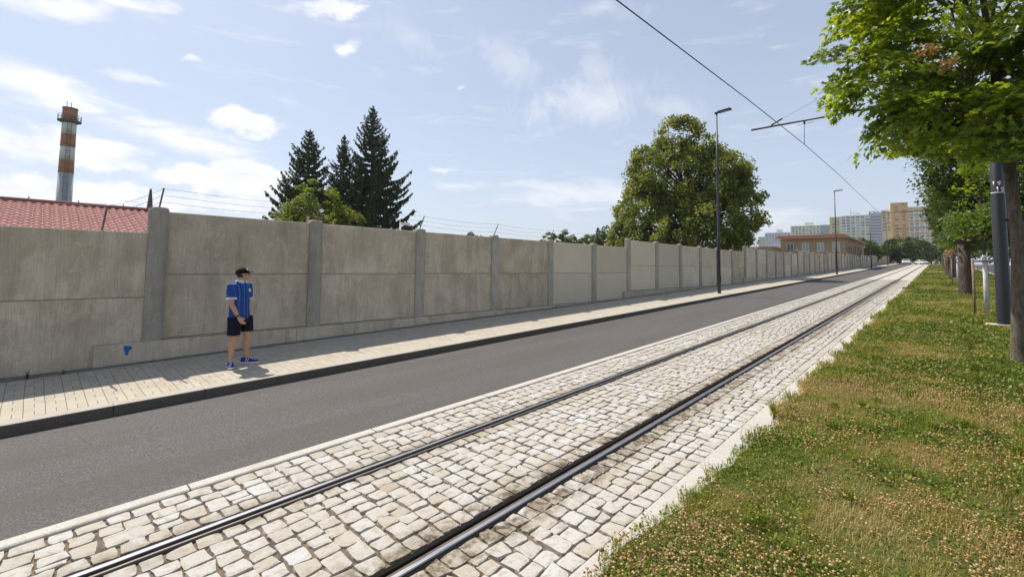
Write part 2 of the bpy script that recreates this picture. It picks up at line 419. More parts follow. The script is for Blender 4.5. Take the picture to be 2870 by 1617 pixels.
# grass
def soil():
    mt, t, b = new_mat('grassy soil'); p = t.pos()
    a = t.noise(p, .8, 5, .6); f = t.noise(p, 22, 5, .7); g = t.noise(p, 2.7, 4, .6)
    c = t.ramp(a, [(.3, (.060, .085, .018)), (.48, (.10, .115, .028)), (.62, (.17, .145, .06)), (.8, (.25, .19, .10))])
    c = t.mix(t.math('MULTIPLY', t.smooth(g, .45, .7), .6), c, (.075, .11, .02))
    c = t.mix(t.math('MULTIPLY', t.smooth(f, .45, .75), .6), c, (.055, .06, .022))
    setb(t, b, c, .95, 0, .1); bump(t, b, f, 1, .03); return mt
M['soil'] = soil()
def leafmat(name, stops, trans=.45, rough=.5, spec=.3, tgain=(1.35, 1.25, .5)):
    mt, t, b = new_mat(name); ti = t.attr('tint')
    c = t.ramp(ti, stops); setb(t, b, c, rough, 0, spec)
    tr = t.node('ShaderNodeBsdfTranslucent'); t.put(tr.inputs[0], t.mix(1, c, tuple(tgain), 'MULTIPLY'))
    mx = t.node('ShaderNodeMixShader'); mx.inputs[0].default_value = trans
    t.l.new(b.outputs[0], mx.inputs[1]); t.l.new(tr.outputs[0], mx.inputs[2])
    t.l.new(mx.outputs[0], t.n['Material Output'].inputs[0]); return mt
M['grass'] = leafmat('grass blades', [(0, (.08, .125, .010)), (.28, (.175, .23, .018)), (.5, (.32, .31, .045)), (.72, (.42, .325, .105)), (1, (.52, .40, .18))], .3, .6, .2)
M['clover_leaf'] = leafmat('clover leaves', [(0, (.08, .13, .012)), (.6, (.16, .22, .02)), (1, (.27, .30, .04))], .3, .5, .25)
M['clover_head'] = leafmat('dry clover heads', [(0, (.30, .155, .06)), (.35, (.47, .285, .12)), (.7, (.60, .41, .19)), (1, (.72, .56, .32))], .25, .9, .1, (1, 1, 1))
M['maple'] = leafmat('maple leaves', [(0, (.055, .10, .012)), (.5, (.135, .20, .020)), (.85, (.27, .33, .03)), (1, (.42, .43, .045))], .5, .38, .5, (2.2, 2.05, .6))
M['linden'] = leafmat('linden leaves', [(0, (.075, .11, .024)), (.45, (.185, .225, .045)), (.8, (.32, .33, .065)), (1, (.46, .42, .10))], .45, .5, .3)
M['dark_leaf'] = leafmat('dark green leaves', [(0, (.026, .046, .010)), (.5, (.062, .095, .018)), (1, (.12, .15, .028))], .35, .5, .3)
M['mid_leaf'] = leafmat('mid green leaves', [(0, (.040, .068, .012)), (.5, (.09, .135, .022)), (1, (.17, .20, .036))], .4, .5, .3)
M['bright_leaf'] = leafmat('bright green leaves', [(0, (.10, .14, .014)), (.5, (.20, .25, .026)), (1, (.32, .35, .05))], .45, .5, .3)
M['needle'] = leafmat('spruce needles', [(0, (.020, .034, .010)), (.5, (.046, .072, .020)), (1, (.10, .125, .030))], .08, .6, .25)
M['seed'] = leafmat('dry seed wings', [(0, (.38, .20, .07)), (.5, (.60, .38, .16)), (1, (.76, .58, .32))], .35, .8, .1)
def bark(name, a, bb, sc_=6):
    mt, t, b = new_mat(name); p = t.pos()
    n = t.noise(t.vm('MULTIPLY', p, (1, 1, .28)), sc_*4, 5, .65); n2 = t.noise(p, sc_*.6, 4)
    c = t.mix(t.smooth(n, .35, .68), a, bb); c = t.mix(t.math('MULTIPLY', t.smooth(n2, .5, .75), .5), c, tuple(q*.6 for q in a))
    setb(t, b, c, .9, 0, .2); bump(t, b, n, .8, .02); return mt
M['bark'] = bark('grey brown bark', (.105, .082, .062), (.19, .155, .12), 5)
M['bark_dark'] = bark('dark bark', (.05, .038, .028), (.13, .10, .075), 4)
M['limewash'] = bark('limewashed bark', (.55, .55, .53), (.76, .76, .74), 5)
M['stake'] = bark('stake wood', (.22, .155, .095), (.36, .265, .17), 5)

# ------------------------------------------------------------------ terrain and street
YS = list(np.concatenate([np.arange(-60, 150, 30), np.arange(150, 201, 5), [260, 400, 700]]))
def sheet(name, x0, x1, dz0, dz1, mat, ys=YS, thick=None):
    mb = MB()
    for i in range(len(ys)-1):
        a, b = ys[i], ys[i+1]
        mb.add([(x0, a, G(a)+dz0), (x1, a, G(a)+dz1), (x1, b, G(b)+dz1), (x0, b, G(b)+dz0)], [(0, 1, 2, 3)])
    return kind(mb.build(name, mat, fix=False), 'structure')
# the ground, one sheet to the horizon
gm, t, b = new_mat('ground'); p = t.pos()
setb(t, b, t.ramp(t.noise(p, .15, 6, .6), [(.3, (.06, .085, .022)), (.5, (.10, .11, .035)), (.7, (.17, .145, .07))]), .95, 0, .1)
gx = [-1000, -600, -200, -60, -10.45, 14, 60, 200, 600, 1000]; gy = [-300, -150]+YS+[1000, 1300]
V = [(x, y, G(y)-.1) for y in gy for x in gx]; nx = len(gx)
F = [(j*nx+i, j*nx+i+1, (j+1)*nx+i+1, (j+1)*nx+i) for j in range(len(gy)-1) for i in range(nx-1)]
kind(MB().add(V, F).build('ground', gm, fix=False), 'structure')

XWB, XK0, XK1, XF0, XF1 = -10.388, -7.98, -7.80, -4.909, -4.775
KH = .1364
sheet('road', XK1-.02, XF0+.01, 0, 0, M['asphalt'])
sheet('sidewalk', -10.52, XK0+.01, KH+.018*2.5, KH-.003, M['pavers'])
def strip(name, prof, mat, ys=YS):
    """profile of (x, dz) points swept along the street"""
    mb = MB(); n = len(prof); vs = [(x, y, G(y)+q) for y in ys for x, q in prof]; fs = []
    for j in range(len(ys)-1):
        for i in range(n-1): fs.append((j*n+i, j*n+i+1, (j+1)*n+i+1, (j+1)*n+i))
    mb.add(vs, fs)
    return mb.build(name, mat, fix=False)
kind(strip('kerb', [(XK0, -.05), (XK0, KH), (XK1-.02, KH), (XK1-.006, KH-.007)], M['kerb']), 'structure')
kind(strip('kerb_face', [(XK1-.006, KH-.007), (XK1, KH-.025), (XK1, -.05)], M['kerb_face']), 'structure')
kind(strip('edging', [(-10.40, .05), (-10.40, KH+.062), (-10.395, KH+.07), (-10.315, KH+.07), (-10.305, KH+.06), (-10.305, .05)], M['edge']), 'structure')
kind(strip('flush_kerb', [(XF0, -.05), (XF0, .012), (XF0+.012, .02), (XF1-.012, .02), (XF1, .012), (XF1, -.05)], M['flush']), 'structure')
kind(strip('edge_stone', [(-1.745, -.05), (-1.745, .008), (-1.735, .014), (-1.42, .016), (-1.41, -.05)], M['edge_stone']), 'structure')

# setts, stone by stone
def build_setts():
    V = []; F = []; T = []; base = 0
    def stone(cx, cy, wx, wy, near):
        nonlocal base
        n = 7 if near else 4
        g = np.array([-1, -.955, -.62, 0, .62, .955, 1]) if near else np.array([-1, -.9, .9, 1])
        U, W = np.meshgrid(g, g, indexing='ij'); r4 = np.maximum(np.abs(U), np.abs(W))
        pw = rng.uniform(9, 26); L = (np.abs(U)**pw+np.abs(W)**pw)**(1/pw); s = r4/np.maximum(L, 1e-6)   # square to rounded square
        X = U*s*wx/2; Y = W*s*wy/2; k = rng.normal(0, 1, 6); jit = .0030 if near else .0015
        X += (k[0]*U*W+k[1]*W*W*.7)*.0065*(wx/.16)+rng.normal(0, jit, X.shape)
        Y += (k[2]*U*W+k[3]*U*U*.7)*.006*(wy/.16)+rng.normal(0, jit, X.shape)
        a = rng.normal(0, .04); X, Y = X*math.cos(a)-Y*math.sin(a), X*math.sin(a)+Y*math.cos(a)
        Z = .006-.0055*r4**6+k[4]*.0014*U+k[5]*.0014*W+rng.normal(0, .0009, X.shape)+rng.normal(0, .0022)
        Z = np.where(r4 > .999, -.030, Z)
        P = np.stack([X+cx, Y+cy, Z+SLOPE*(Y+cy)], -1).reshape(-1, 3); V.append(P)
        idx = np.arange(n*n).reshape(n, n)+base
        f = np.stack([idx[:-1, :-1], idx[1:, :-1], idx[1:, 1:], idx[:-1, 1:]], -1).reshape(-1, 4)
        F.append(f); T.append(np.full(len(f), np.clip(rng.normal(.55, .17), 0, 1))); base += n*n
    def gap(): return rng.uniform(.008, .017)
    def row(x0, x1, y0, y1, lo, hi):           # a longitudinal row
        y = y0
        while y < y1:
            l = rng.uniform(lo, hi); g1 = gap()
            stone((x0+x1)/2+rng.normal(0, .003), y+l/2, (x1-x0)-gap(), l-g1, y < 13); y += l
    def field(x0, x1, y0, y1):                 # transverse courses
        y = y0
        while y < y1:
            dpt = rng.uniform(.140, .172); x = x0; ws = []
            while x < x1-.02:
                wd = rng.uniform(.125, .178) if rng.random() > .08 else rng.uniform(.075, .11)
                if x1-x-wd < .07: wd = x1-x
                ws.append((x, wd)); x += wd
            ph = rng.uniform(0, 6); am = rng.uniform(.004, .014)
            for x, wd in ws:
                if rng.random() < .03:         # a course broken by two thin stones
                    h = dpt*rng.uniform(.42, .58); c = x+wd/2
                    stone(c, y+h/2, wd-gap(), h-gap(), y < 13); stone(c, y+h+(dpt-h)/2, wd-gap(), dpt-h-gap(), y < 13)
                else:
                    stone(x+wd/2, y+dpt/2+am*math.sin(ph+x*3)+rng.normal(0, .006), wd-gap(), dpt-gap(), y < 13)
            y += dpt
    YE = 52
    row(XF1+.008, XF1+.165, -1.6, YE, .14, .19); field(XF1+.165, -4.25, -1.6, YE); row(-4.25, -4.096, -1.6, YE, .13, .18)
    row(-3.924, -3.775, -1.6, YE, .13, .18); field(-3.775, -2.845, -1.6, YE); row(-2.845, -2.674, -1.6, YE, .13, .18)
    row(-2.496, -2.33, -1, YE, .13, .18); field(-2.33, -1.90, -1, YE); row(-1.90, -1.75, -1, YE, .13, .18)
    me = npmesh('cobblestone_paving', np.concatenate(V), np.concatenate(F), M['setts'], np.concatenate(T), False)
    return kind(link('cobblestone_paving', me), 'structure')
build_setts()
sheet('joint_sand', XF1-.01, -1.74, -.014, -.014, M['sand'], list(np.arange(-60, 61, 10))[:-1]+[52.0])
ysf = [52]+[q for q in YS if q > 52]
for xa, xb in ((XF1-.004, -4.098), (-3.924, -2.674), (-2.496, -1.74)): sheet('far_paving', xa, xb, .002, .002, M['far_setts'], ysf)

# tram rails: head, flange groove, lip and the black filler on both sides
def rail(name, x_in, sgn, label):
    """x_in: running edge of the head; sgn: +1 when the groove lies at larger x"""
    ys = [-20, 0, 20, 60, 100]+[q for q in YS if q >= 150 and q <= 260]
    lipm = M['rail_lip'] if sgn > 0 else M['rubber']
    o = empty(name, (x_in, 0, G(0)), label, 'rail', 'rails of the tram track')
    def part(nm, prof, mat):
        if sgn < 0: prof = prof[::-1]
        ob = strip(nm, [(sgn*x, z) for x, z in prof], mat, ys); ob.parent = o; return ob
    part('rail_head', [(-.060, -.02), (-.060, .001), (-.056, .005), (-.046, .0072)], M['rail_side'])
    part('running_band', [(-.046, .0072), (-.030, .0085), (-.014, .0080)], M['rail_head'])
    part('gauge_corner', [(-.014, .0080), (-.005, .0055), (0, -.002), (0, -.045)], M['rail_side'])
    part('groove', [(0, -.03), (.012, -.04), (.028, -.04), (.038, -.02)], M['rubber'])
    part('lip', [(.038, -.035), (.040, -.004), (.046, .003), (.060, .003), (.066, -.004), (.068, -.03)], lipm)
    part('filler_strip', [(.066, -.002), (.080, -.003), (.095, -.006)], M['rubber'])
    part('filler_strip', [(-.086, -.006), (-.072, -.003), (-.058, -.002)], M['rubber'])
    return o
rail('tram_rail', -4.016, 1, 'grooved steel tram rail nearer the road, set in pale setts')
rail('tram_rail', -2.579, -1, 'grooved steel tram rail nearer the grass, with wide black filler beside it')

# side road on the far side of the grass strip
sheet('side_road', 4.6, 11.0, -.02, -.02, asphalt('side asphalt', .85))
kind(strip('side_kerb', [(4.42, -.05), (4.42, .09), (4.6, .09), (4.6, -.05)], M['kerb']), 'structure')
sheet('side_sidewalk', 11.0, 13.2, .09, .10, M['pavers'])
sheet('footpath', -1.4, 4.4, .075, .075, M['flush'], [80.4, 82.2])

# ------------------------------------------------------------------ grass strip
def vnoise(x, y, s, seed):
    r = np.random.default_rng(seed); tab = r.random((257, 257))
    u = np.asarray(x)/s+1000.3; v = np.asarray(y)/s+1000.7; i = np.floor(u).astype(int); j = np.floor(v).astype(int); fu = u-i; fv = v-j
    fu = fu*fu*(3-2*fu); fv = fv*fv*(3-2*fv); i %= 256; j %= 256
    return (tab[i, j]*(1-fu)+tab[i+1, j]*fu)*(1-fv)+(tab[i, j+1]*(1-fu)+tab[i+1, j+1]*fu)*fv
GX0 = -1.58
def gedge(y): return GX0+.10*(vnoise(np.zeros_like(y), y, .55, 3)-.5)*2+.05*(vnoise(np.zeros_like(y), y, .14, 4)-.5)*2
def gheight(x, y):
    e = np.clip((x-GX0)/.5, 0, 1); far = np.clip((4.4-x)/.5, 0, 1)
    return (.022+.055*e*vnoise(x, y, 1.1, 5)+.035*e*vnoise(x, y, .35, 6))*np.minimum(1, far+.3)
gxs = np.concatenate([[-1.48], np.arange(-1.35, 4.41, .15)]); gys = np.concatenate([np.arange(-4, 16, .15), np.arange(16, 60, .8), np.arange(60, 200, 4)])
XX, YY = np.meshgrid(gxs, gys); ZZ = Gv(YY)+gheight(XX, YY); ZZ[:, 0] = Gv(YY[:, 0])+.012
XX[:, 0] = gedge(YY[:, 0])+.03
nn = len(gxs); ii = np.arange(XX.size).reshape(XX.shape)
F = np.stack([ii[:-1, :-1], ii[:-1, 1:], ii[1:, 1:], ii[1:, :-1]], -1).reshape(-1, 4)
kind(link('grass_verge', npmesh('grass_verge', np.stack([XX, YY, ZZ], -1).reshape(-1, 3), F, M['soil'], None, True)), 'structure')
ZONES = [(.3, 4.5, -1.7, 2.2, 3400, .0045, (.025, .07)), (4.5, 8, -1.6, 2.6, 2300, .0055, (.025, .07)), (8, 14, -1.6, 3.4, 1050, .0085, (.035, .085)), (14, 26, -1.6, 4.3, 420, .014, (.04, .09)), (26, 60, -1.6, 4.3, 120, .028, (.04, .10)), (60, 150, -1.6, 4.3, 26, .06, (.05, .11))]
def scatter(y0, y1, x0, x1, dens):
    x0 -= .1
    n = int((y1-y0)*(x1-x0)*dens); x = rng.uniform(x0, x1, n); y = rng.uniform(y0, y1, n)
    k = x > gedge(y)-.01; return x[k], y[k]
PATCH = lambda x, y: .55*vnoise(x, y, 1.3, 21)+.3*vnoise(x, y, .4, 22)+.15*vnoise(x, y, .12, 23)
def build_grass():
    V = []; F3 = []; T = []; base = 0
    for y0, y1, x0, x1, dn, wd, (h0, h1) in ZONES:
        x, y = scatter(y0, y1, x0, x1, dn); tf = np.zeros(len(x), bool)
        if y1 < 30:
            cx_, cy_ = scatter(y0, y1, x0, x1, 2.2); m_ = max(12, int(dn/30)); sp = rng.uniform(.02, .07, len(cx_))
            x = np.concatenate([x, (cx_[:, None]+rng.normal(0, 1, (len(cx_), m_))*sp[:, None]).ravel()]); y = np.concatenate([y, (cy_[:, None]+rng.normal(0, 1, (len(cy_), m_))*sp[:, None]).ravel()]); tf = np.arange(len(x)) >= len(tf)
        n = len(x); z = Gv(y)+gheight(x, y)-.004; pt = PATCH(x, y)
        h = rng.uniform(h0, h1, n)*(.65+.8*vnoise(x, y, .5, 31)); tall = rng.random(n) < .012; h = np.where(tall, h*2.1, h); h = np.where(tf, h*1.7+.02, h)
        edge = np.clip(1-(x-gedge(y))/.25, 0, 1); h *= 1+.25*edge*rng.random(n)
        az = rng.uniform(0, 2*math.pi, n); ln = rng.uniform(.15, 1.0, n); dx, dy = np.cos(az), np.sin(az)
        px, py = -dy*wd*rng.uniform(.6, 1.2, n), dx*wd*rng.uniform(.6, 1.2, n)
        b = np.stack([x, y, z], -1); p_ = np.stack([px, py, px*0], -1)/2
        mid = b+np.stack([dx*ln*h*.3, dy*ln*h*.3, h*.62], -1); tip = b+np.stack([dx*ln*h*.95, dy*ln*h*.95, h*(1-.32*ln)], -1)
        P = np.stack([b-p_, b+p_, mid-p_*.8, mid+p_*.8, tip], 1).reshape(-1, 3); V.append(P)
        k = np.arange(n)*5+base
        f = np.stack([np.stack([k, k+1, k+3], -1), np.stack([k, k+3, k+2], -1), np.stack([k+2, k+3, k+4], -1)], 1).reshape(-1, 3); F3.append(f); base += 5*n
        ti = np.clip((pt-.5)*3.1+.40-.05*np.clip((y-4)/3, 0, 1)-.11*np.clip((y-8)/12, 0, 1)+rng.normal(0, .20, n)+.22*edge+np.where(tall, .2, 0), 0, 1); ti = np.where(tf, np.clip(rng.normal(.24, .12, n), 0, 1), ti); T.append(np.repeat(ti, 3))
    me = npmesh('grass', np.concatenate(V), np.concatenate(F3), M['grass'], np.concatenate(T)); kind(link('grass', me), 'stuff')
    # clover: low round leaves and dry flower heads
    V = []; F = []; T = []; base = 0
    for y0, y1, x0, x1, dn, r0 in ((.3, 5, -1.6, 2.2, 1000, .009), (5, 9, -1.6, 2.6, 800, .011), (9, 15, -1.6, 3.4, 330, .016), (15, 30, -1.6, 4.2, 90, .03)):
        x, y = scatter(y0, y1, x0, x1, dn); k = (PATCH(x, y) < .53+rng.normal(0, .05, len(x))); x, y = x[k], y[k]; n = len(x)
        z = Gv(y)+gheight(x, y)+rng.uniform(.012, .055, n); r = r0*rng.uniform(.7, 1.4, n)
        tx, ty = rng.normal(0, .45, n), rng.normal(0, .45, n); a0 = rng.uniform(0, 6.28, n); P = []
        for q in range(5):
            a = a0+q*2*math.pi/5; u, v = np.cos(a)*r, np.sin(a)*r; P.append(np.stack([x+u, y+v, z+u*tx+v*ty], -1))
        V.append(np.stack(P, 1).reshape(-1, 3)); F.append((np.arange(n)*5+base)[:, None]+np.arange(5)); base += 5*n; T.append(np.clip(rng.normal(.5, .25, n), 0, 1))
    me = npmesh('clover', np.concatenate(V), np.concatenate(F), M['clover_leaf'], np.concatenate(T)); kind(link('clover', me), 'stuff')
    # heads
    bm = bmesh.new(); bmesh.ops.create_icosphere(bm, subdivisions=1, radius=1); iv = np.array([v.co[:] for v in bm.verts]); fi = np.array([[q.index for q in f.verts] for f in bm.faces]); bm.free()
    V = []; F = []; T = []; base = 0
    for y0, y1, x0, x1, dn, r0 in ((.3, 5, -1.6, 2.2, 1050, .0085), (5, 9, -1.6, 2.6, 520, .0095), (9, 15, -1.6, 3.4, 150, .012), (15, 26, -1.6, 4.2, 24, .018)):
        x, y = scatter(y0, y1, x0, x1, dn); dd_ = .6*vnoise(x, y, .9, 41)+.4*vnoise(x, y, .25, 42); k = dd_+rng.normal(0, .09, len(x)) > .46; x, y = x[k], y[k]; n = len(x)
        z = Gv(y)+gheight(x, y)+rng.uniform(.03, .085, n); r = r0*rng.uniform(.65, 1.25, n)
        P = np.stack([x, y, z], -1)[:, None]+iv[None]*(r[:, None, None]*np.array([1, 1, .85]))*(1+rng.normal(0, .13, (n, len(iv), 1)))
        V.append(P.reshape(-1, 3)); F.append(((np.arange(n)*len(iv)+base)[:, None, None]+fi[None]).reshape(-1, 3)); base += n*len(iv)
        T.append(np.repeat(np.clip(rng.normal(.5, .26, n), 0, 1), len(fi)))
    me = npmesh('clover_heads', np.concatenate(V), np.concatenate(F), M['clover_head'], np.concatenate(T)); kind(link('clover_heads', me), 'stuff')
build_grass()
# weed clumps with tall seed stalks on the grass edge
def weed(x, y, h, n, label, spread=.5, mat='grass', tlo=.1, thi=.5, wd=.007):
    V = []; F = []; T = []; k = 0; z0 = G(y)+float(gheight(np.array([x]), np.array([y]))[0] if x > -2 else KH+.04)-.01
    for i in range(n):
        a = rng.uniform(0, 6.28); l = h*rng.uniform(.45, 1.1); s = rng.uniform(.1, spread); pts = []
        for q in range(5):
            u = q/4; pts.append(np.array([x+math.cos(a)*l*s*u**1.6+rng.normal(0, .012)*(q == 0), y+math.sin(a)*l*s*u**1.6, z0+l*(u-.25*s*u*u)]))
        sx = np.array([-math.sin(a), math.cos(a), 0])*wd
        for q in range(4):
            w0, w1 = (1-q/4.3), (1-(q+1)/4.3)
            V += [pts[q]-sx*w0, pts[q]+sx*w0, pts[q+1]+sx*w1, pts[q+1]-sx*w1]; F.append((k, k+1, k+2, k+3)); T.append(rng.uniform(tlo, thi)); k += 4
    me = npmesh('weed_tuft', V, F, M[mat], T); o = link('weed_tuft', me)
    return tag(o, label, 'weed', None)
weed(-1.52, 6.35, .30, 60, 'green weed tuft with tall stalks leaning over the edge of the setts', .8)
weed(-1.55, 4.2, .20, 30, 'straw coloured grass tuft overhanging the pale edge stone in the foreground', .9, 'grass', .5, .95, .003)
weed(-10.29, .02, .19, 14, 'small dark weed at the wall foot at the left edge of the picture', .5, 'dark_leaf', 0, .5)
weed(-10.29, .42, .13, 9, 'tiny weed in the joint beside the start of the plinth', .5, 'dark_leaf', 0, .5)
weed(-10.29, 13.3, .16, 14, 'low weed at the wall foot below the fifth post', .7, 'mid_leaf', 0, .6)

# ------------------------------------------------------------------ concrete wall
PY0, PP, XW = 1.553, 2.9148, -10.509
def topz(k):                       # top of the bay between post k-1 and k
    s_ = (k-1)//6+1 if k > 0 else 0
    return 2.554 if s_ <= 0 else 2.963+.353*(s_-1)
PH = 1.182
NB = 62
wall = empty('concrete_wall', (XW, PY0, G(PY0)), 'long grey precast concrete panel wall with posts along the sidewalk', 'wall')
def wpart(mb, nm, mt, bev=0):
    mb.v = [(x-XW, y-PY0, z-G(PY0)) for x, y, z in mb.v]
    return mb.build(nm, mt, wall, bevel=bev)
def wobj(nm, me, x, y, z):
    return link(nm, me, wall, (x-XW, y-PY0, z-G(PY0)))
PW = .145   # half width of a post
panel_mesh = MB().box(-.08, 0, PW-.01, PP-PW+.01, -PH+.006, -.006).build('panel', M['panel'], wall, bevel=.013)
pm = panel_mesh.data; bpy.data.objects.remove(panel_mesh)
pm2 = pm.copy(); pm2.materials.clear(); pm2.materials.append(M['panel2'])
pm3 = pm.copy(); pm3.materials.clear(); pm3.materials.append(M['panel3'])
rest = MB()
for k in range(-5, NB+1):           # bay from post k-1 to post k
    y0 = PY0+(k-1)*PP; tz = topz(k)
    mesh = pm2 if k in (5, 6, 7, 8) else (pm3 if k > 8 and k % 4 else pm)
    if k <= 44:
        wobj('panel', mesh, XW, y0, tz); wobj('panel', mesh, XW, y0, tz-PH)
    else:
        rest.box(XW-.08, XW, y0+PW-.01, y0+PP-PW+.01, tz-2*PH, tz-PH-.006); rest.box(XW-.08, XW, y0+PW-.01, y0+PP-PW+.01, tz-PH+.006, tz)
kind(wpart(rest, 'panel_run', M['panel']), 'stuff')
# solid core behind the joints, stepping with the bays
core = MB()
for s_ in range(-1, NB//6+2):
    ya = PY0+(6*s_-6)*PP; yb = PY0+6*s_*PP; tz = topz(6*s_)
    core.box(XW-.075, XW-.022, ya+.004, yb-.004, G(ya)-.6, tz-.03)
wpart(core, 'core', M['post'])
# post with chamfered front and a rounded head
def post_mesh(h):
    mb = MB(); prof = [(-.12, -PW), (.045, -PW), (.085, -PW+.05), (.085, PW-.05), (.045, PW), (-.12, PW)]
    rings = []
    for z, sc_ in ((-.9, 1), (h-.06, 1), (h-.02, .93), (h, .72)):
        rings.append([Vector((x*(1 if z < h-.05 else sc_), y*sc_, z)) for x, y in prof])
    return mb.loft(rings, smooth=False)
pmesh = {}
def top_at_post(k):                 # the higher of its two bays
    return max(topz(k), topz(k+1))
for k in range(-4, NB+1):
    z0 = G(PY0+k*PP); h = round(top_at_post(k)+.065-z0, 3)
    if k >= 1: h = round(h, 2)
    o = post_mesh(h).build('post', M['post']); o.parent = wall; o.location = (XW-XW, k*PP, z0-G(PY0))
# plinth: level on top, swallowed by the rising sidewalk; one length per step of the wall
for s_ in range(1, NB//6+1):
    ya = PY0+6*(s_-1)*PP; yb = PY0+6*s_*PP; zt = topz(6*s_)-2*PH-.02
    st = ya-.79 if s_ == 1 else ya-.55
    en = min(yb-.6, (zt-KH-.03)/SLOPE)
    mb = MB()
    nseg = max(2, int((en-st)/2.9)); ys_ = np.linspace(st, en, nseg+1)
    for a, c in zip(ys_[:-1], ys_[1:]):
        mb.box(XW-.05, XWB+.001, a+.003, c-.003, G(st)-.4, zt)
    pl = wpart(mb, 'plinth', M['plinth'], .008)
# blue paint mark on the first length of plinth
mk = MB(); n = 14
pts = [(.055*(1+.22*math.sin(3*a+1)+.12*math.sin(7*a))*math.cos(a), .06*(1+.22*math.sin(3*a+1))*math.sin(a)-(.05 if 4.4 < a < 5.0 else 0)) for a in [2*math.pi*i/n for i in range(n)]]
mk.prism([(1.2+p_[0], .49+p_[1]) for p_ in pts], 'x', XWB-.002, XWB+.004)
o = wpart(mk, 'paint_mark', plain('blue paint', (.01, .13, .36), .6)); o['label'] = 'blue paint mark'

# barbed wire on cranked rods above the wall
bw = empty('barbed_wire', (XW, PY0, topz(1)), 'three strands of barbed wire on leaning steel rods above the concrete wall', 'barbed wire')
def bpart(mb, nm, mt):
    mb.v = [(x-XW, y-PY0, z-topz(1)) for x, y, z in mb.v]; return mb.build(nm, mt, bw, fix=False)
tops = []
for k in range(-3, 40):
    y = PY0+k*PP if k > 0 else (PY0 if k == 0 else PY0+k*PP+2.15); zt = (top_at_post(k) if k >= 0 else topz(0))
    b0 = Vector((XW-.10, y, zt-.35)); b1 = Vector((XW-.05, y, zt+.04)); b2 = Vector((XW+.13, y+.03, zt+.42))
    bpart(MB().tube([b0, b1, b2], .015, 5), 'rod', M['rust_steel']); tops.append((b1, b2))
for q in (.98, .66, .34):
    mb = MB()
    for (a1, a2), (c1, c2) in zip(tops[:-1], tops[1:]):
        A = a1.lerp(a2, q); B = c1.lerp(c2, q); pts = [A.lerp(B, u)-Vector((0, 0, .05*4*u*(1-u))) for u in (0, .25, .5, .75, 1)]
        mb.tube(pts, .0022, 4, cap=False)
        if A.y < 30:
            for u in np.arange(.05, 1, .06):
                c = A.lerp(B, u)-Vector((0, 0, .05*4*u*(1-u))); e = Vector((rng.normal(0, .6), rng.normal(0, .6), 1)).normalized()*.017
                mb.tube([c-e, c+e], .0020, 3, cap=False)
    bpart(mb, 'strand', M['wire'])

# ------------------------------------------------------------------ street lamps
def lamp_proto():
    o = empty('street_lamp', (0, 0, 0), '', 'street lamp', 'street lamps along the kerb')
    MB().lathe([(.085, -.1), (.085, 2.95), (.078, 3.0), (.062, 3.03), (.058, 6.2), (.045, 6.26), (.042, 9.62)], n=16).build('pole', M['dark_metal'], o)
    MB().lathe([(.075, 0), (.075, .02)], (0, 0, 9.6), 12).build('collar', M['dark_metal'], o)
    MB().box(.086, .092, -.04, .04, .55, .95).build('service_door', M['dark_metal'], o)
    M4 = Matrix.Translation((0, 0, 9.66)) @ Matrix.Rotation(R(-4), 4, 'Y')
    h = MB().box(-.1, .12, -.05, .05, -.045, .045, M=M4); h.box(.1, .74, -.15, .15, -.035, .045, M=M4).build('lamp_head', M['dark_metal'], o, bevel=.012)
    g = MB().box(.18, .68, -.11, .11, -.042, -.034, M=M4).build('lens', plain('lamp lens', (.35, .35, .33), .3), o)
    return o
lp = lamp_proto()
LAMPS = [(-8.40, 24.8, 1.0, 'nearest dark street lamp, tall pole in front of the round leafy tree'), (-8.05, 60.3, .95, 'second dark street lamp, in front of the brown building with red roof edge'), (-8.0, 95, .97, 'thin distant street lamp in front of the grey glazed apartment stairs'), (-8.0, 129, .97, 'farthest street lamp, smallest, near the end of the wall')]
for i, (x, y, s_, lab) in enumerate(LAMPS):
    o = lp if i == 0 else copy_tree(lp)
    o.location = (x, y, G(y)+KH); o.scale = (1, 1, s_); o['label'] = lab

# ------------------------------------------------------------------ overhead line
def mast(x, y, zarm, h, label, arm_end=-4.99, digits=False):
    z0 = G(y)
    o = empty('catenary_mast', (x, y, z0), label, 'mast', 'masts carrying the tram wire')
    MB().lathe([(.150, -.1), (.150, .0), (.146, 3.68), (.135, 3.72), (.128, h)], n=28).build('pole', M['dark_metal'], o)
    MB().box(-.36, .17, -.24, .26, -.15, .135).build('footing', M['plinth'], o, bevel=.015)
    za = zarm-z0
    MB().tube([(.05, 0, za), (arm_end-x, 0, za)], .035, 10).build('arm', M['dark_metal'], o)
    MB().lathe([(.15, -.12), (.16, -.1), (.16, .1), (.15, .12)], (0, 0, za), 20).build('arm_clamp', M['dark_metal'], o)
    st = MB().tube([(0, 0, h-.15), (-4.39-x, 0, za+.04)], .0045, 5); st.tube([(-3.95-x, 0, za+.04+.44*(h-.15-za)/(4.39+x)), (-4.32-x, 0, za+.04)], .028, 8)
    st.build('stay', M['wire'], o)
    hg = MB().tube([(-3.27-x, 0, za), (-3.27-x, 0, za-.13)], .03, 8); hg.tube([(-3.27-x, 0, za-.1), (-3.29-x, 0, za-.84)], .009, 6); hg.tube([(-3.5-x, 0, za-.14), (-3.0-x, 0, za-.10)], .006, 5)
    hg.build('hanger', M['wire'], o)
    return o
m1 = mast(1.285, 18.45, 7.28, 9.3, 'thick dark steel mast with white numbers behind the near maple trunk')
mast(1.2, 55.5, 7.55, 8.2, 'second tram wire mast, its arm seen against the far apartment blocks', -4.75)
mast(1.2, 92, 8.55, 8.0, 'third tram wire mast, almost lost among the trees along the grass strip', -4.75)
ww = MB()
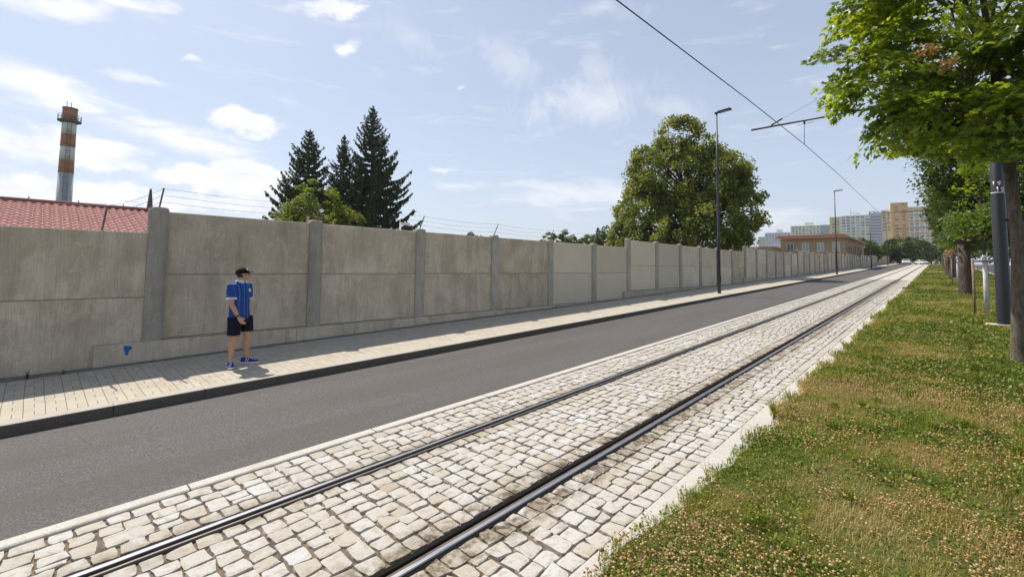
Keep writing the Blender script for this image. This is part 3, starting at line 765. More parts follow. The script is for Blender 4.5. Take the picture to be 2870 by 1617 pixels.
WP = [(-60, 4.9), (-18, 5.55), (5.6, 5.90), (12, 6.20), (18.45, 6.43), (26, 6.55), (40, 6.62), (55.5, 6.72), (75, 7.15), (92, 7.7), (130, 8.6)]
ww.tube([(-3.29, y, z) for y, z in WP], .0105, 6, smooth=True)
tag(ww.build('contact_wire', M['wire']), 'single black tram wire running over the track', 'wire')
# mast numbers: white digits and a white ring wrapped round the pole, facing the camera
def wrap_text(s_, size, ang, z, parent, rad, mt):
    cu = bpy.data.curves.new('t', 'FONT'); cu.body = s_; cu.size = size; cu.align_x = 'CENTER'; cu.offset = .007; cu.resolution_u = 3
    ob = bpy.data.objects.new('t', cu); C.objects.link(ob)
    dg = bpy.context.evaluated_depsgraph_get(); dg.update(); me = bpy.data.meshes.new_from_object(ob.evaluated_get(dg)); bpy.data.objects.remove(ob)
    bm = bmesh.new(); bm.from_mesh(me)
    r2 = bmesh.ops.extrude_face_region(bm, geom=bm.faces[:])
    for v in r2['geom']:
        if isinstance(v, bmesh.types.BMVert): v.co.z += .004
    for v in bm.verts:
        a = ang+v.co.x/rad; rr_ = rad+v.co.z; v.co = (rr_*math.cos(a), rr_*math.sin(a), z+v.co.y)
    bmesh.ops.recalc_face_normals(bm, faces=bm.faces[:]); bm.to_mesh(me); bm.free(); me.materials.clear(); me.materials.append(mt)
    return link('number', me, parent)
FA = math.atan2(-18.45, -1.285)      # direction from the pole towards the viewer's side
wm = M['white']; z1 = G(18.45)
wrap_text('1', .16, FA-.52, 4.42-z1, m1, .1352, wm); wrap_text('9', .16, FA+.33, 4.42-z1, m1, .1352, wm)
wrap_text('1', .16, FA+.02, 4.255-z1, m1, .1352, wm); wrap_text('0', .16, FA+.78, 4.255-z1, m1, .1352, wm)
MB().lathe([(.1340, 4.203-z1), (.1375, 4.205-z1), (.1375, 4.229-z1), (.1340, 4.231-z1)], n=28, cap=False).build('ring', wm, m1, fix=False)
#--PART2--
# ------------------------------------------------------------------ trees
def norm(a): return a/np.maximum(np.linalg.norm(a, axis=-1, keepdims=True), 1e-9)
SH_DIAMOND = (np.array([[0, -.5, 0], [.34, .02, .07], [0, .5, -.04], [-.34, .02, .07]]), np.array([[0, 1, 2, 3]]))
def maple_shape():
    v = [[0, -.12, 0]]; tips = [(-62, .40), (-28, .47), (0, .58), (28, .47), (62, .40)]
    angs = [-115, -47, -14, 14, 47, 115]; rad = [.26, .23, .27, .27, .23, .26]
    for a, r in zip(angs, rad): v.append([math.sin(R(a))*r, math.cos(R(a))*r-.12, .02])
    for a, r in tips: v.append([math.sin(R(a*1.15))*r, math.cos(R(a*1.15))*r-.12, -.05])
    return np.array(v), np.array([[0, 1+i, 7+i, 2+i] for i in range(5)])
SH_MAPLE = maple_shape()
def leaf_mesh(name, P, N, size, shape, tint, mat, D=None, wid=None):
    """one small leaf per point, lying across the normal N; D: the way its tip points"""
    n = len(P); N = norm(N)
    if D is None: D = rng.normal(0, 1, (n, 3))
    T = norm(D-N*np.sum(D*N, -1, keepdims=True)); B = np.cross(T, N)
    sv, sf = shape; size = np.broadcast_to(size, (n,))
    wv = size if wid is None else np.broadcast_to(wid, (n,))
    V = P[:, None]+sv[None, :, 0:1]*B[:, None]*wv[:, None, None]+sv[None, :, 1:2]*T[:, None]*size[:, None, None]+sv[None, :, 2:3]*N[:, None]*size[:, None, None]
    k = len(sv); F = (np.arange(n)*k)[:, None, None]+sf[None]
    return npmesh(name, V.reshape(-1, 3), F.reshape(-1, sf.shape[1]), mat, np.repeat(np.clip(tint, 0, 1), len(sf)))
def limb(mb, a, b, r0, r1, n=6, wob=.06, seg=4):
    a, b = Vector(a), Vector(b); L = (b-a).length; pts = []; rr = []
    for i in range(seg+1):
        u = i/seg; off = Vector(rng.normal(0, wob*L*.5, 3))*math.sin(math.pi*u); off.z += .10*L*math.sin(math.pi*u)*.5
        pts.append(a.lerp(b, u)+off); rr.append(r0+(r1-r0)*u)
    mb.tube(pts, rr, n); return pts
def sample_lobes(lobes, n, shell=.55):
    """points in the outer part of a union of ellipsoids, weighted by their surface"""
    wts = np.array([(r[0]*r[1]+r[1]*r[2]+r[0]*r[2]) for c, r in lobes]); wts /= wts.sum(); out = []
    pick = rng.choice(len(lobes), n*3, p=wts); C0 = np.array([c for c, r in lobes])[pick]; RR = np.array([r for c, r in lobes])[pick]
    dv = norm(rng.normal(0, 1, (n*3, 3))); rad = (shell+(1-shell)*rng.random((n*3, 1))**.7)
    P = C0+dv*rad*RR; keep = np.ones(len(P), bool)
    for c, r in lobes:
        q = np.linalg.norm((P-np.array(c))/np.array(r), axis=1); keep &= ~(q < shell*.8)
    return P[keep][:n], dv[keep][:n]
def broadleaf(name, base, lobes, trunk_r, trunk_top, nclump, per, csize, lsize, mat, bark_, label, cat='tree', group=None, lean=(0, 0), shell=.5, flat=.55, shape=SH_DIAMOND, tint0=.5, nlimb=14, updir=.5, lower=None, tvar=.22):
    """trunk, limbs and a crown of leaf clumps; everything local to the base"""
    o = empty(name, base, label, cat, group)
    mb = MB(); tt = Vector((lean[0], lean[1], trunk_top)); r = trunk_r
    mb.tube([Vector((0, 0, -.25)), Vector((0, 0, .02)), Vector((lean[0]*.1, lean[1]*.1, .35*min(1, trunk_top/3))), tt*.5+Vector((rng.normal(0, r*.3), rng.normal(0, r*.3), 0)), tt], [r*1.5, r*1.28, r*1.03, r*.92, r*.78], 12)
    CP, CD = sample_lobes(lobes, nclump, shell)
    cen = np.mean([c for c, q in lobes], axis=0); top = max(c[2]+q[2] for c, q in lobes)
    lead = Vector((cen[0], cen[1], trunk_top+(top-trunk_top)*.72)); mb.tube([tt, tt.lerp(lead, .5), lead], [r*.78, r*.5, r*.14], 8)
    idx = rng.choice(len(CP), min(nlimb, len(CP)), replace=False)
    for i in idx:
        p = Vector(CP[i]); u = min(.8, max(.0, (p.z-trunk_top)/max(.1, lead.z-trunk_top)*.6-.1)); a = tt.lerp(lead, u)
        pts = limb(mb, a, a.lerp(p, .93), r*.42*(1-.6*u), r*.06, 6)
        for q in range(2):
            e = pts[2]+(p-a)*.26+Vector(np.clip(rng.normal(0, 1, 3), -1.2, 1.2)*(p-a).length*.09); limb(mb, pts[2], e, r*.14, r*.03, 4, seg=3)
    mb.build('trunk', bark_, o, fix=False)
    m_ = len(CP); n = m_*per; ci = np.repeat(np.arange(m_), per)
    cs = csize*rng.uniform(.65, 1.3, m_)
    dv = norm(rng.normal(0, 1, (n, 3)))*(rng.random((n, 1))**.42)
    axis = norm(CD*.55+np.array([0, 0, 1.])*.8+rng.normal(0, .25, CD.shape))     # clumps are flattened sprays
    off = dv*cs[ci][:, None]; al = np.sum(off*axis[ci], -1, keepdims=True); off = off-axis[ci]*al*(1-flat)
    P = CP[ci]+off; P[:, 2] -= .12*np.sum(off[:, :2]**2, -1)/np.maximum(cs[ci], .1)
    if lower is not None: P[:, 2] = np.maximum(P[:, 2], lower+rng.normal(0, .15, n))
    N = axis[ci]*updir+rng.normal(0, .45, (n, 3)); N[:, 2] = np.abs(N[:, 2])
    ti = tint0+rng.normal(0, tvar*.6, m_)[ci]+rng.normal(0, tvar*.7, n)
    me = leaf_mesh('crown', P, N, lsize*rng.uniform(.65, 1.25, n), shape, ti, mat)
    link('crown', me, o)
    return o, CP
# the near maple beside the mast
rng = np.random.default_rng(13)
base = (1.035, 12.42, G(12.42)+.05)
ML = [((-.1, .1, 6.9), (2.3, 2.6, 2.6)), ((-1.6, .3, 5.95), (1.5, 1.9, 1.0)), ((-1.75, -.3, 5.6), (1.0, 1.3, .55)), ((-1.5, -.5, 6.8), (1.2, 1.4, .7)), ((-1.3, .2, 5.0), (1.1, 1.4, .55)), ((-1.2, -.6, 7.7), (1.4, 1.8, 1.1)), ((-.75, .2, 4.8), (1.6, 2.0, .8)), ((1.2, -.3, 4.7), (2.1, 2.3, 1.15)), ((.1, -.9, 4.35), (1.0, 1.2, .6)), ((1.9, .4, 7.0), (2.2, 2.6, 2.3)), ((.3, 0, 8.8), (2.2, 2.4, 1.6)), ((.2, -1.0, 5.9), (1.5, 1.3, 1.5))]
mp, cp = broadleaf('maple_tree', base, ML, .105, 4.1, 255, 115, .64, .205, M['maple'], M['bark'], 'near maple with bright lobed leaves and slim bare trunk at the right edge', group='maples on the grass strip', lean=(-.02, .02), shell=.35, flat=.17, shape=SH_MAPLE, tint0=.52, nlimb=40, updir=1.25, tvar=.26)
# dry bunches of winged seeds hanging in it
for x, y, z in ((-1.05, -1.62, 5.60), (-.81, -1.62, 5.28)):
    n = 170; P = rng.normal(0, 1, (n, 3))*np.array([.085, .08, .055])+np.array([x, y, z])
    me = leaf_mesh('dry_bunch', P, rng.normal(0, 1, (n, 3)), rng.uniform(.04, .07, n), SH_DIAMOND, rng.random(n), M['seed']); link('dry_bunch', me, mp)
kn = MB().lathe([(.034, 0), (.030, .012), (.018, .008), (.001, .010)], n=12)
kn.v = [(-.07+x*.86-.5*z-.012, -.095-.5*x-z*.9+.02, 2.62+y) for x, y, z in kn.v]
kn.build('knot', M['bark_dark'], mp, fix=False)

rng = np.random.default_rng(77)
# old maples and staked saplings behind it along the strip
def old_maple(x, y, s_, label, nc=75, per=100, ls=.24, lean=(.1, 0), tint0=.45, mat='mid_leaf'):
    L = [((.3*s_, 0, 6.7*s_), (2.2*s_, 2.5*s_, 1.8*s_)), ((1.4*s_, .4*s_, 5.9*s_), (2.1*s_, 2.4*s_, 2.2*s_)), ((.5*s_, 0, 8.2*s_), (2.2*s_, 2.2*s_, 1.9*s_)), ((-.1*s_, -.4*s_, 5.0*s_), (1.25*s_, 1.6*s_, .9*s_)), ((1.5*s_, -.5*s_, 4.0*s_), (1.5*s_, 1.6*s_, 1.0*s_)), ((.5*s_, -.2*s_, 3.5*s_), (1.0*s_, 1.3*s_, .8*s_)), ((1.7*s_, .3*s_, 3.1*s_), (1.3*s_, 1.4*s_, .7*s_))]
    return broadleaf('maple_tree', (x, y, G(y)+.04), L, .27, 2.6*s_, nc, per, .85*s_, ls, M[mat], M['bark_dark'], label, group='maples on the grass strip', lean=lean, shell=.4, tint0=tint0, updir=.9, nlimb=16)[0]
old_maple(1.02, 33, 1.0, 'old maple with thick dark trunk directly behind the staked sapling', 130, 150, .18, (-.05, .1), .38, 'mid_leaf')
for x, y, s_, lab in ((.95, 56, 1.12, 'old dark maple, second thick trunk along the grass strip'), (.85, 68, 1.05, 'third old maple down the strip, leaning crown over the track'), (.9, 82, 1.1, 'fourth old maple trunk down the strip, just past the footpath'), (.8, 100, 1.05, 'fifth old maple far down the grass strip'), (.8, 122, 1.0, 'sixth old maple, farthest along the grass strip')):
    old_maple(x, y, s_, lab, 85, 80, .30, (rng.normal(-.1, .1), 0), .36, 'mid_leaf')
def sapling(x, y, label, stake_label, brown=False):
    L = [((0, 0, 3.9), (.95, .95, 1.2)), ((-.35, .1, 3.2), (.7, .7, .6)), ((.2, 0, 4.9), (.6, .6, .7))]
    o, _ = broadleaf('sapling', (x, y, G(y)+.04), L, .055, 2.9, 26, 75, .42, .15, M['maple'], M['bark_dark'], label, group='staked saplings', lean=(.0, .02), shell=.3, nlimb=10, tint0=.36, shape=SH_MAPLE, updir=1.1)
    MB().tube([(0, 0, .0), (.002, .002, 1.0), (.0, .012, 2.02)], [.075, .062, .060], 10).build('whitewash', M['limewash'], o)
    if brown:
        n = 130; P = rng.normal(0, 1, (n, 3))*np.array([.16, .16, .2])+np.array([-.32, -.3, 2.35])
        link('dry_bunch', leaf_mesh('dry_bunch', P, rng.normal(0, 1, (n, 3)), rng.uniform(.06, .12, n), SH_DIAMOND, rng.random(n), M['seed']), o)
    s = empty('tree_stakes', (x, y, G(y)+.04), stake_label, 'tree stakes', 'stakes round the saplings')
    pos = [(-.30, -.26), (.06, .36), (.36, -.22)]
    for px, py in pos: MB().tube([(px, py, -.2), (px, py, 1.86)], .036, 8).build('stake', M['stake'], s)
    for (a, b) in ((0, 1), (1, 2), (2, 0)):
        MB().tube([(*pos[a], 1.80), (*pos[b], 1.80)], .03, 6).build('crossbar', M['stake'], s)
    return o
sapling(1.17, 22.35, 'young maple with whitewashed stem beside the dark mast', 'wooden stakes with crossbars around the white stem beside the mast')
sapling(1.0, 44.5, 'farther whitewashed young maple with a bunch of brown dry leaves', 'wooden stakes left of the nearest thick dark trunk', True)
sapling(.9, 75, 'small distant staked sapling between the old maples', 'distant pale stakes among the dark trunks')

# the big round tree behind the wall: two trunks, lumpy crown
bx, by = -18.4, 45.0
BT = [((-3.6, 0, 6.2), (3.9, 4.2, 4.0)), ((3.2, 0, 6.0), (3.6, 4.2, 3.6)), ((-1.2, 0, 10.8), (4.3, 4.4, 3.9)), ((2.0, .5, 9.2), (3.6, 3.6, 3.2)), ((-.6, 0, 14.2), (2.5, 2.6, 2.5)), ((-3.2, 0, 12.2), (2.5, 2.4, 2.2)), ((1.6, 0, 12.6), (2.1, 2.2, 1.8)), ((5.4, 0, 6.8), (2.1, 2.5, 2.2)), ((0, 0, 4.6), (6.2, 5.2, 2.6)), ((4.9, .5, 9.3), (1.3, 1.5, 1.2)), ((-4.3, 0, 9.3), (2.7, 3.0, 2.8)), ((4.2, 0, 10.0), (2.2, 2.4, 2.2)), ((-6.0, 0, 4.8), (2.2, 2.8, 2.9))]
broadleaf('linden_tree', (bx, by, G(by)-.1), BT, .5, 3.2, 760, 95, .85, .28, M['linden'], M['bark_dark'], 'tall round olive green broadleaf tree behind the wall and the nearest street lamp', shell=.62, flat=.6, tint0=.5, nlimb=60, lower=1.6, tvar=.24)
# a low shrub tree at its left foot
broadleaf('shrub_tree', (-24.2, 43, G(43)-.1), [((0, 0, 3.6), (1.9, 1.8, 1.9)), ((1.3, 0, 3.0), (1.4, 1.4, 1.4))], .1, 1.6, 50, 80, .55, .26, M['linden'], M['bark_dark'], 'low bushy shrub at the left foot of the big round tree', shell=.4, tint0=.6, nlimb=8)

# spruces
def spruce(x, y, h, wr, label, step=.50, dens=1.0, irregular=.18, bot=.06, bulge=1.0):
    z0 = G(y)-.1; o = empty('spruce', (x, y, z0), label, 'spruce', 'dark spruces behind the wall')
    mb = MB().tube([(0, 0, -.2), (0, 0, h*.5), (0, 0, h*.99)], [h*.014, h*.009, .02], 8); P = []; D = []; S = []; Wd = []; N = []
    z = h*bot
    while z < h*.985:
        u = z/h; L = wr*((1-u)**.95)*bulge*(1 if u > .25 else .8+.2*u/.25)+.12
        nb = int(max(4, rng.integers(7, 10)*(1 if u < .8 else .8)))
        for k in range(nb):
            a = 2*math.pi*(k+rng.random()*.7)/nb; l = L*(1+rng.normal(0, irregular)); l = max(.15, l)
            c, s_ = math.cos(a), math.sin(a); rise = .35*(u-.35); pts = []
            for q in range(6):
                v = q/5; pts.append(Vector((c*l*v, s_*l*v, z+l*(rise*v-.42*v*(1-u)+.46*v*v*v))))
            mb.tube(pts, [max(.012, l*.012)*(1-.15*q) for q in range(6)], 3, cap=False)
            nc = int((11+l*27)*dens)
            for _ in range(nc):
                v = rng.random()**.75; i = min(4, int(v*5)); p = pts[i].lerp(pts[i+1], v*5-i)
                side = rng.choice((-1, 1)); hang = rng.random() < .55; sp = (.16+.30*l*.22*(1-abs(v-.45)))
                tip = Vector((c*.5-side*s_*.9, s_*.5+side*c*.9, -.25)) if not hang else Vector((c*.25+rng.normal(0, .25), s_*.25+rng.normal(0, .25), -1))
                ln = sp*rng.uniform(.8, 1.9)
                P.append(p+tip.normalized()*ln*.45); D.append(tip); S.append(ln); Wd.append(ln*rng.uniform(.30, .5))
                N.append(Vector((rng.normal(), rng.normal(), .6 if not hang else .1)))
            P.append(pts[5]); D.append(pts[5]-pts[4]); S.append(.42*min(1, l)); Wd.append(.16); N.append(Vector((0, 0, 1)))
        z += step*rng.uniform(.7, 1.15)*(1 if u < .75 else .7)
    for _ in range(14): P.append(Vector((rng.normal(0, .05), rng.normal(0, .05), h*rng.uniform(.95, 1.0)))); D.append(Vector((rng.normal(0, .5), rng.normal(0, .5), 1))); S.append(.5); Wd.append(.18); N.append(Vector((rng.normal(), rng.normal(), 0)))
    mb.build('trunk', M['bark_dark'], o, fix=False)
    P = np.array(P); n = len(P)
    me = leaf_mesh('crown', P, np.array(N), np.array(S), SH_DIAMOND, .45+rng.normal(0, .25, n)+.1*(P[:, 2]/h-.5), M['needle'], np.array(D), np.array(Wd)*1.35)
    link('crown', me, o); return o
spruce(-50.3, 27.9, 21.0, 6.9, 'tallest dark spruce, right of the group behind the wall', .63, 1.15, .20)
spruce(-53.3, 21.5, 17.4, 6.4, 'left spruce of the dark group behind the wall', .60, 1.1, .22)
spruce(-52.5, 25.4, 17.3, 4.2, 'slim middle spruce, leaning against the tallest one', .50, .9, .3)
broadleaf('maple_shrub', (-46.2, 19.9, G(19.9)-.1), [((0, -.2, 7.9), (2.5, 2.4, 2.5)), ((-1.0, -2.1, 6.0), (2.2, 2.4, 1.7)), ((.6, 2.5, 6.1), (2.0, 2.3, 1.6)), ((0, 3.3, 4.6), (1.6, 1.6, 1.3)), ((-.4, -3.0, 4.5), (1.6, 1.6, 1.4)), ((0, 0, 4.4), (3, 3.6, 2.0))], .16, 2.2, 170, 85, .75, .30, M['bright_leaf'], M['bark_dark'], 'bright yellow green tree in front of the dark spruces', shell=.55, tint0=.5, nlimb=14, flat=.4, updir=1.1)
# small tree tops beyond the wall left of the big tree
for i, (x, y, h, wd, lab) in enumerate(((-49.0, 62, 8.1, 2.6, 'leftmost of the low distant tree tops over the smooth wall bays'), (-45.2, 61, 8.3, 2.5, 'rounded distant tree top between its two neighbours over the wall'), (-41.6, 62, 8.2, 2.5, 'distant tree top left of a pointed dark one over the wall'), (-36.8, 60, 8.5, 2.2, 'rightmost distant tree top, touching the big round tree'))):
    z0 = G(y)-.1; hh = h-z0
    broadleaf('distant_tree', (x, y, z0), [((0, 0, hh*.62), (wd, wd, hh*.36)), ((.6, 0, hh*.5), (wd, wd, hh*.3))], .12, hh*.3, 75, 70, .6, .30, M['mid_leaf'], M['bark_dark'], lab, group='distant tree tops over the wall', shell=.45, tint0=.5, nlimb=5)
broadleaf('distant_tree', (-66.5, 58.8, G(58)-.1), [((0, 0, 6.2), (2.2, 2.2, 1.4))], .12, 3, 28, 60, .6, .34, M['dark_leaf'], M['bark_dark'], 'lone small crown just showing over the wall between two wire rods', group='distant tree tops over the wall', shell=.4, nlimb=4)
spruce(-39.0, 61, 6.9, 1.3, 'small pointed conifer peeping over the wall beside the big round tree', .6, .7)

# trees closing the end of the street and beyond the side road
END = [(-16.5, 128, 6.2, 2.7, 'yellowish bush standing behind the far end of the wall', 'mid_leaf', .7), (-13.2, 140, 7.0, 3.0, 'round bush past the brown building near the wall end', 'mid_leaf', .55), (-10.6, 178, 6.6, 3.0, 'dark tree at the wall end behind the farthest lamp', 'dark_leaf', .5), (-9.2, 196, 10.2, 4.6, 'dark tree left of the white car at the crest', 'dark_leaf', .55), (-5.8, 215, 11.0, 5.2, 'broad dark tree behind the white car at the crest', 'dark_leaf', .6), (-1.8, 232, 9.5, 5.0, 'dark tree behind the parked white car at the end of the track', 'dark_leaf', .55), (2.5, 226, 8.5, 4.5, 'dark tree where the grass strip ends', 'dark_leaf', .45), (-23, 150, 7.5, 3.2, 'tree behind the brown building', 'mid_leaf', .5)]
for x, y, h, wd, lab, mt_, t0 in END:
    broadleaf('street_end_tree', (x, y, G(y)-.1), [((0, 0, h*.60), (wd, wd, h*.36)), ((wd*.5, -.5, h*.42), (wd*.7, wd*.7, h*.3)), ((-wd*.55, 0, h*.40), (wd*.7, wd*.7, h*.3))], .2, h*.25, 85, 60, wd*.3, .55, M[mt_], M['bark_dark'], lab, group='trees closing the end of the street', shell=.5, tint0=t0, nlimb=6, lower=.4)
for x, y, h, wd, lab in ((11.9, 84, 9.5, 3.6, 'leafy tree beyond the side road, right of the near trunk'), (10.2, 104, 10.5, 4.0, 'dense tree beyond the side road seen between mast and near trunk'), (9.0, 135, 11, 4.6, 'farther tree beyond the side road behind the white stem'), (13.6, 160, 12, 5.0, 'tall tree beyond the side road, deepest of the row'), (6.5, 185, 10, 4.4, 'tree beyond the side road behind the old maple trunks')):
    broadleaf('roadside_tree', (x, y, G(y)), [((0, 0, h*.62), (wd, wd, h*.36)), ((wd*.5, -1, h*.42), (wd*.7, wd*.7, h*.3)), ((-wd*.5, -.6, h*.36), (wd*.7, wd*.7, h*.28))], .25, h*.22, 80, 75, wd*.26, .42, M['mid_leaf'], M['bark_dark'], lab, group='trees beyond the side road', shell=.5, tint0=.5, nlimb=8, lower=.3)

# ------------------------------------------------------------------ chimney
M['orange_brick'] = plain('weathered orange paint', (.42, .19, .095), .85, var=.45, scale=1.4)
M['chim_white'] = plain('weathered white paint', (.66, .65, .63), .85, var=.16, scale=1.2)
M['chim_grey'] = plain('grey rendered brick', (.44, .45, .47), .9, var=.16, scale=1.3)
M['soot'] = plain('soot streaked metal', (.10, .10, .105), .7, var=.4, scale=2)
ch = empty('chimney', (-120, 3.3, -.1), 'tall factory chimney with orange and white bands at the left', 'chimney')
def crad(z): return 1.22-.0065*z
def cseg(nm, z0, z1, mt_, dr=0): return MB().lathe([(crad(z0)+dr, z0), (crad((z0+z1)/2)+dr, (z0+z1)/2), (crad(z1)+dr, z1)], n=32).build(nm, mt_, ch)
cseg('shaft', 0, 18.9, M['chim_grey']); cseg('orange_band', 18.9, 21.4, M['orange_brick']); cseg('white_band', 21.4, 23.9, M['chim_white']); cseg('orange_band', 23.9, 26.35, M['orange_brick']); cseg('white_band', 26.35, 28.85, M['chim_white'])
cseg('orange_band', 28.85, 31.3, M['orange_brick'], .06)
MB().lathe([(1.05, 31.3), (1.14, 31.3), (1.14, 31.45), (.9, 31.47), (.9, 30.7)], n=32, cap=False).build('rim', M['soot'], ch)
g = MB().lathe([(1.0, 28.45), (1.5, 28.75), (1.70, 28.8), (1.70, 29.0), (1.08, 28.98)], n=32, cap=False, smooth=False); g.build('gallery', M['soot'], ch)
rl = MB()
for z in (29.5, 30.0): rl.tube([(1.66*math.cos(a), 1.66*math.sin(a), z) for a in np.linspace(0, 2*math.pi, 33)], .028, 4, cap=False)
for a in np.linspace(0, 2*math.pi, 16, endpoint=False): rl.tube([(1.66*math.cos(a), 1.66*math.sin(a), 29.0), (1.66*math.cos(a), 1.66*math.sin(a), 30.0)], .028, 4)
rl.build('railing', M['soot'], ch, fix=False)
la = MB()
for y in (-.3, .3): la.tube([(crad(2)+.2, y, 2), (crad(28)+.2, y, 28.4)], .028, 4)
for z in np.arange(2, 28.4, .42): la.tube([(crad(z)+.2, -.3, z), (crad(z)+.2, .3, z)], .03, 4)
for z in np.arange(3, 28, 1.25): la.tube([(crad(z)+.2+.45*math.sin(a), .45*math.cos(a), z) for a in np.linspace(0, math.pi, 9)], .03, 4)
la.build('ladder', M['soot'], ch, fix=False)
MB().tube([(.3, -.5, 31.3), (.3, -.5, 32.7)], .05, 5).tube([(.3, .1, 31.3), (.3, .1, 32.6)], .05, 5).build('lightning_rod', M['soot'], ch)

# ------------------------------------------------------------------ red tiled roof behind the wall
M['roof_tile'] = plain('faded red sheet tile', (.31, .125, .108), .75, var=.2, scale=1.6, spec=.25)
M['plaster'] = plain('pale plaster', (.5, .46, .38), .9)
hx, hy0, hy1 = -19.2, -9.0, 2.75
house = empty('low_house', (hx, 0, G(0)-.1), 'low building with faded red tile roof behind the left end of the wall', 'house')
RZ = 3.80; PITCH = math.tan(R(14.5)); EAVE = 5.2
ys_ = np.arange(hy0, hy1+.001, .183/8); rows = []; V = []
for i in range(int(EAVE/.35)):
    a, b = i*.35, (i+1)*.35
    rows += [(a+.001, .0), (b-.012, .012), (b, .015)] if i else [(0, 0), (b-.012, .012), (b, .015)]
wv = .5+.5*np.cos((ys_/.183)*2*math.pi); wv = .046*(wv**.7)
for dx_, st in rows:
    for y, q in zip(ys_, wv): V.append((dx_, y, RZ-PITCH*dx_+q+st))
n = len(ys_); F = [(i*n+j, i*n+j+1, (i+1)*n+j+1, (i+1)*n+j) for i in range(len(rows)-1) for j in range(n-1)]
rf = link('roof', npmesh('roof', V, F, M['roof_tile'], None, False), house)
bk = MB().prism([(0, RZ+.02), (-EAVE, RZ-PITCH*EAVE), (-EAVE, RZ-PITCH*EAVE-.12), (0, RZ-.12)], 'y', hy0, hy1).build('rear_slope', M['roof_tile'], house)
rc = MB().tube([(0, hy0-.02, RZ+.045), (0, hy1+.02, RZ+.045)], .085, 10)
MBq = rc.build('ridge_cap', M['roof_tile'], house)
sc_ = MB()
for y in np.arange(hy0+.4, hy1, 1.05): sc_.tube([(0, y, RZ+.12), (0, y, RZ+.19)], .012, 5)
sc_.build('ridge_bolts', M['soot'], house)
MB().box(-EAVE+.5, EAVE-.5, hy0+.3, hy1-.3, -.1, RZ-PITCH*(EAVE-.5)-.2).build('walls', M['plaster'], house)
MB().prism([(-EAVE+.5, RZ-PITCH*EAVE), (EAVE-.5, RZ-PITCH*EAVE), (0, RZ-.1)], 'y', hy0+.32, hy1-.32).build('gable', M['plaster'], house)
# dark spire, pink post and pale camera rising behind the wall
tag(MB().lathe([(.30, 0), (.17, 3.6), (.05, 5.0), (.035, 5.15)], n=10).build('spire', M['soot'], None, (-24.0, 3.22, -.05)), 'slim dark pointed spire between the tiled roof and the first wall post', 'spire')
tag(MB().box(-.028, .028, -.028, .028, 0, 3.14).box(-.034, .034, -.034, .034, 3.14, 3.16).build('pink_post', plain('faded pink paint', (.50, .33, .33), .7), None, (-11.1, 4.52, G(4.5)-.1), bevel=.004), 'short pinkish post just behind the wall near the second post', 'post')
cm = empty('security_camera', (-11.0, 7.05, G(7)-.1), 'pale security camera on a short post behind the wall under the tall spruce', 'camera')
MB().tube([(0, 0, 0), (0, 0, 3.14)], .024, 8).build('pole', M['white'], cm)
MB().box(-.03, .03, .0, .28, 3.08, 3.14).build('housing', M['white'], cm, bevel=.008); MB().box(-.036, .036, -.02, .31, 3.142, 3.152).build('sunshade', M['white'], cm); MB().tube([(0, .28, 3.11), (0, .295, 3.11)], .022, 10).build('lens', M['soot'], cm)

# ------------------------------------------------------------------ brown two storey building
M['brown'] = plain('brown render', (.42, .29, .19), .9, var=.1, scale=2)
M['brown2'] = plain('pale brown trim', (.48, .36, .25), .9, var=.1)
M['red_roof'] = plain('red roof edge', (.15, .034, .028), .95, var=.2, spec=.08)
M['glass'] = plain('dark window glass', (.06, .07, .085), .12, var=.2, spec=.6)
M['blind'] = plain('pale blind', (.42, .45, .46), .6)
M['frame_w'] = plain('white window frame', (.7, .7, .69), .5)
BY0, BY1, BX0, BX1 = 90.0, 117.0, -20.0, -11.0
bb = empty('brown_building', (BX1, BY0, G(BY0)-.1), 'flat brown two storey building with red roof edge behind the far wall', 'building')
ht = 5.35
MB().box(BX0-BX1, 0, 0, BY1-BY0, -.6, ht).build('walls', M['brown'], bb)
MB().box(BX0-BX1-.03, .03, -.03, BY1-BY0+.03, 2.55, 2.72).build('string_course', M['brown2'], bb)
MB().prism([(BX0-BX1-.7, 0), (.7, 0), (.7, .22), (BX0-BX1-.7, .22)], 'y', -.7, BY1-BY0+.7).build('eaves', M['brown2'], bb, (0, 0, ht))
q = MB(); x0, x1, y0, y1 = BX0-BX1-.72, .72, -.72, BY1-BY0+.72
q.add([(x0, y0, ht+.22), (x1, y0, ht+.22), (x1, y1, ht+.22), (x0, y1, ht+.22), (x0+.6, y0+.6, ht+.55), (x1-.6, y0+.6, ht+.55), (x1-.6, y1-.6, ht+.55), (x0+.6, y1-.6, ht+.55)], [(3, 2, 1, 0), (4, 5, 6, 7), (0, 1, 5, 4), (1, 2, 6, 5), (2, 3, 7, 6), (3, 0, 4, 7)]); q.build('roof', M['red_roof'], bb)
def facade_window(parent, x, y, z, wd, hh, blind, axis='x', frame=None, glass=None):
    """window on a face looking to -Y (axis x) or to +X (axis y)"""
    f = MB(); gl = MB(); fr = .07
    def bx(mb, a0, a1, d0, d1, z0, z1):
        if axis == 'x': mb.box(x+a0, x+a1, y-d1, y-d0, z0, z1)
        else: mb.box(x+d0, x+d1, y+a0, y+a1, z0, z1)
    for a0, a1, z0, z1 in ((-wd/2, wd/2, z, z+fr), (-wd/2, wd/2, z+hh-fr, z+hh), (-wd/2, -wd/2+fr, z+fr, z+hh-fr), (wd/2-fr, wd/2, z+fr, z+hh-fr), (-fr/2, fr/2, z+fr, z+hh-fr)): bx(f, a0, a1, .0, .06, z0, z1)
    o = f.build('window', frame or M['frame_w'], parent); bx(gl, -wd/2+fr, wd/2-fr, .005, .03, z+fr, z+hh-fr); gl.build('pane', glass or (M['blind'] if blind else M['glass']), o); return o
